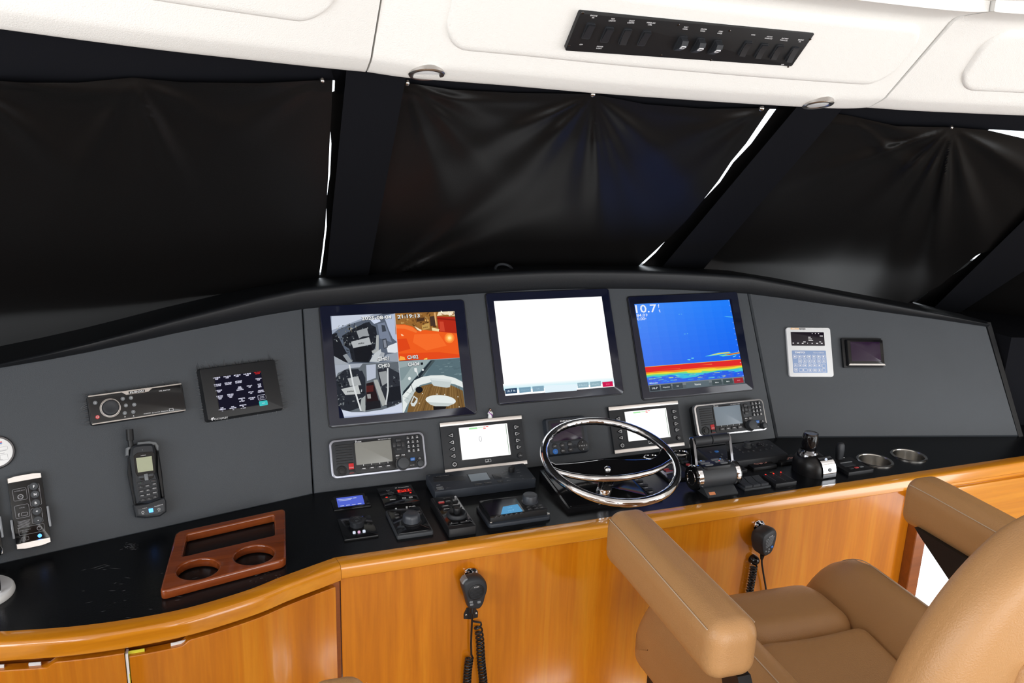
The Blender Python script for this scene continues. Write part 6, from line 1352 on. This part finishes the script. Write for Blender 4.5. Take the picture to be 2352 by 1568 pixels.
x, y = q(560, 170, 4); b.lathe([(3.4, 2.5), (3, 4.6), (.01, 5.2)], x, y, 14); part('chrome_prong', b, 'chrome', Dk)

# ================================================================== OVERHEAD SWITCH PANEL, DOWNLIGHTS
pa, pb = ssurf(SCN, .66, .075, .007), ssurf(SCN, 1.16, .075, .007)
pm_ = hit(1581, 94, (pa+pb)/2, V((0, -1, -1)).normalized())
pm_ = pm_+V((0, -1, -1)).normalized()*(.003)
M = frame(pm_, (1, 0, 0), (0, -1, -1)); q = lambda x, y, n=3: lp(M, 's', x, y, n)
D = thing('overhead_switchboard', 'long black overhead switch panel with eleven rocker switches', 'switch panel', M)
cs = [q(*p) for p in ((212, 85), (2228, 322), (2022, 603), (80, 415))]; W_ = ((cs[1][0]-cs[0][0])+(cs[2][0]-cs[3][0]))/2; H_ = ((cs[0][1]-cs[3][1])+(cs[1][1]-cs[2][1]))/2
cx = sum(c[0] for c in cs)/4; cy = sum(c[1] for c in cs)/4; sk = (cs[0][0]-cs[3][0]+cs[1][0]-cs[2][0])/2
b = K(); b.rbox(cx, cy, -9, 3, W_, H_, 3, .8); part('plate', b, 'blk', D)
u_ = H_/100.
texts = [('ENGINE|ON', 315, 145), ('NAV|LIGHTS', 482, 172), ('CHART|LIGHTS', 645, 190), ('WINDLASS|CTRL', 812, 207), ('PORT|WIPER', 1118, 245), ('CENTER|WIPER', 1272, 262), ('STBD|WIPER', 1420, 282), ('HORN', 1708, 303), ('ANCHOR|WINDLASS', 1845, 327), ('BATTERY|PARALLEL', 1980, 343), ('ENGINE|ON', 2118, 355), ('OFF', 207, 387), ('ANCHOR|LIGHT', 368, 412), ('OFF', 1962, 562)]
b = K()
for t_, x, y in texts:
    x, y = q(x, y); L = t_.split('|')
    b = K()
    for i, l in enumerate(L): b.text(l, x, y+((len(L)-1)/2-i)*5.2*u_, 3.2, 3.4*u_, 2.7*len(l)*u_, bold=.01)
    part('caption', b, 'print', D)
sw = [(270, 268, 0), (430, 300, 0), (590, 315, 1), (755, 330, 0), (1070, 375, 2), (1222, 392, 2), (1370, 408, 2), (1635, 420, 1), (1775, 440, 1), (1910, 450, 1), (2045, 470, 3)]
for x, y, kind in sw:
    x, y = q(x, y, 4); w_, h_ = 21*u_, 42*u_
    b = K(); b.frame_(x, y, 3, 6, w_, h_, 2.2*u_, 4.5*u_); k_ = part('switch', b, 'blk_soft', D)
    iw, ih = w_-4.6*u_, h_-5*u_
    if kind == 2:
        b = K(); b.loops([[(xx, y+dy*ih, 3+z*u_) for dy, z in ((-.5, 0), (-.5, 5), (-.1, 16), (.25, 21), (.5, 17), (.5, 0))] for xx in (x-iw/2, x+iw/2)]); r_ = part('rocker', b, 'blk_soft', k_)
        b = K(); zz = 3+19.2*u_; Mi = Matrix.Translation((x, y+.08*ih, zz)) @ Matrix.Rotation(radians(30), 4, 'X'); b.rbox(0, -1, -1, .6, 12*u_, 12*u_, 1, 0, M=Mi); part('wiper_icon', b, 'print', k_)
        b = K(); b.tube([V(p)*u_ for p in ((-3.5, 0, .8/u_), (-3, 2.5, .8/u_), (0, 3.5, .8/u_), (3, 2.5, .8/u_), (3.5, 0, .8/u_), (0, -1.2, .8/u_))], .45*u_, 5, True, M=Mi); b.tube([V(p)*u_ for p in ((-1, -4, .8/u_), (1, 1, .8/u_))], .45*u_, 5, M=Mi); part('wiper_icon', b, 'print_dark', k_)
        b = K()
        for d_ in (-3, 0, 3): b.rbox(d_*u_, -9.5*u_, -.2, .6, 2*u_, 1*u_, .2, 0, M=Mi)
        part('wiper_icon', b, 'print_dim', k_)
    else:
        pr = {0: ((-.5, 0), (-.5, 5), (-.05, 7.5), (.5, 12), (.5, 0)), 1: ((-.5, 0), (-.5, 11), (.1, 6), (.5, 8), (.5, 0)), 3: ((-.5, 0), (-.5, 13), (-.05, 8), (.5, 5), (.5, 0))}[kind]
        b = K(); b.loops([[(xx, y+dy*ih, 3+z*u_*.8) for dy, z in pr] for xx in (x-iw/2, x+iw/2)]); part('rocker', b, 'key', k_)
for x, y in ((222, 112), (1055, 215), (1502, 267), (2205, 340), (104, 398), (905, 480), (1338, 521), (2012, 580)):
    x, y = q(x, y); b = K(); b.lathe([(3*u_, 2.8), (2.8*u_, 4), (1.2*u_, 4.6), (.01, 4.4)], x, y, 12); part('screw', b, 'chrome_dark', D)
for i, (px, py, l) in enumerate(((980, 171, 'recessed chrome downlight under the soffit near its left seam'), (1879, 241, 'recessed chrome downlight under the soffit near its right seam'))):
    p = ony(px, py, 1.533); M = frame(p+V((0, 0, -.001)), (1, 0, 0), (0, -.24, -.97))
    D = thing('downlight', l, 'downlight', M, 'soffit downlights')
    b = K(); b.lathe([(33, -24), (34, -1), (32, 1), (28, 1.2), (24, 0), (22, -2)], n=40, cap1=False); part('ring', b, 'silver', D)
    b = K(); b.cyl(0, 0, -4, -.8, 22.5, 32, .4); part('lens', b, 'offwhite', D)

# ================================================================== HELM CHAIR
HCX, HCY = 1.105, 1.06
Mh = CT(HCX, HCY, FLZ, radians(-3.5))
D = thing('helm_chair', 'tan leather helm chair with padded armrests facing the wheel', 'chair', Mh, 'helm chairs')
ZB = -FLZ   # local z of worktop level
def cl(x, y, z): return (x, y, z+ZB)
def arm(sx):
    b = K(1)
    def fn(p):
        t = (p.y+.215)/.43
        k = 1.0-.05*t; tp_ = 1-.10*max(0, (p.z-.02)/.05); w_ = p.x*k*tp_
        zz = p.z*(1+.10*t)-.03*max(0, t-.75)**2*4*(1 if p.z < 0 else .4)
        return (w_+sx*.366+.006, p.y+.035, zz+.126+ZB-.006*t)
    b.soft(.046, .215, .052, .030, 5, 8, fn); a = part('armrest', b, 'leather', D, ang=70)
    b = K(1); P = []
    for i in range(40): y = -.19+.385*i/39; P.append(fn(V((-.0425, y, .036)))); 
    b.tube([V(p)+V((-.0012, 0, .0006)) for p in P], .0011, 5); P2 = [fn(V((.0425, -.19+.385*i/39, .036))) for i in range(40)]; b.tube([V(p)+V((.0012, 0, .0006)) for p in P2], .0011, 5)
    part('stitching', b, 'stitch', a)
    b = K(1); b.loops([[(x, y, z+ZB) for y, z in (((.19, .075), (.17, .062), (-.24, -.17), (-.30, -.17), (-.30, -.10), (-.17, .078)) if sx > 0 else ((-.10, .075), (-.12, .062), (-.24, -.17), (-.30, -.17), (-.30, -.10), (-.17, .078)))] for x in (sx*.336-.012, sx*.336+.012)]); part('arm_bracket', b, 'blk', D)
arm(-1); arm(1)
# seat: middle pad, front roll, two side bolsters
b = K(1); b.soft(.135, .20, .06, .03, 4, 8, lambda p: (p.x, p.y-.105, p.z-.142+ZB-.012*cos(p.x*9)+.02*max(0, (p.y)/.2)))
part('seat_pad', b, 'leather', D, ang=70)
b = K(1); b.soft(.136, .102, .062, .045, 5, 8, lambda p: (p.x*1.0, p.y+.200, p.z-.127+ZB-.03*max(0, p.y/.09)**2))
part('front_roll', b, 'leather', D, ang=70)
for sx in (-1, 1):
    b = K(1)
    def fb(p, sx=sx):
        t = (p.y+.30)/.60
        up = .072*cos(pi/2*min(1, abs(p.x)/.085)) if p.z > 0 else 0
        drop = -.07*max(0, (t-.80)/.20)**2
        return (p.x+sx*.207, p.y+.005, p.z-.165+ZB+up+drop*(1 if p.z > 0 else .1))
    b.soft(.08, .325, .09, .05, 6, 12, fb); s_ = part('side_bolster', b, 'leather', D, ang=70)
    b = K(1); b.tube([V(fb(V((sx*.012, -.27+.55*i/39, .09))))+V((0, 0, .0012)) for i in range(40)], .0011, 5); part('stitching', b, 'stitch', s_)
b = K(1); b.box(-.28, .28, -.30, .26, ZB-.27, ZB-.19, .02); part('seat_base', b, 'blk', D)
b = K(1); b.lathe([(.10, ZB-.27), (.10, ZB-.32), (.07, ZB-.34), (.065, .10), (.09, .06), (.22, .03), (.24, .012), (.24, 0)][::-1], n=40); part('pedestal', b, 'steel', D)
# backrest
def fback(p):
    z = (p.z+.27)/.54; wv = 1.0
    x = p.x+.022; yy = p.y*.8-.36-.045*z
    return (x, yy, p.z+.175+ZB)
b = K(1)
def fb2(p):
    # rounded-shouldered outline
    zt = max(0., p.z+.175)/.455; k = sqrt(max(0.012, 1-zt**2.6)); return fback(V((p.x*k, p.y*(1-.25*zt**3), p.z)))
b.soft(.28, .066, .28, .060, 8, 28, fb2); bk = part('backrest', b, 'leather', D, ang=70)
b = K(1)
def fp2(p): q_ = fb2(V((p.x, -.066, p.z))); return (q_[0], q_[1]+p.y+.004, q_[2])
b.soft(.150, .018, .17, .016, 5, 12, lambda p: fp2(V((p.x, p.y, p.z-.09)))); part('back_inset', b, 'leather', bk, ang=70)
b = K(1); b.box(-.06, .06, -.38, -.24, ZB-.22, ZB-.05, .01); part('back_bracket', b, 'blk', D)
tip = onz(762, 1556, .165)
d2 = twin(D, None, CT(HCX+tip.x-1.486, HCY+tip.y-1.282, FLZ, radians(-3.5)))
d2['label'] = 'second tan leather chair, only the tip of one armrest in view before the wooden doors'
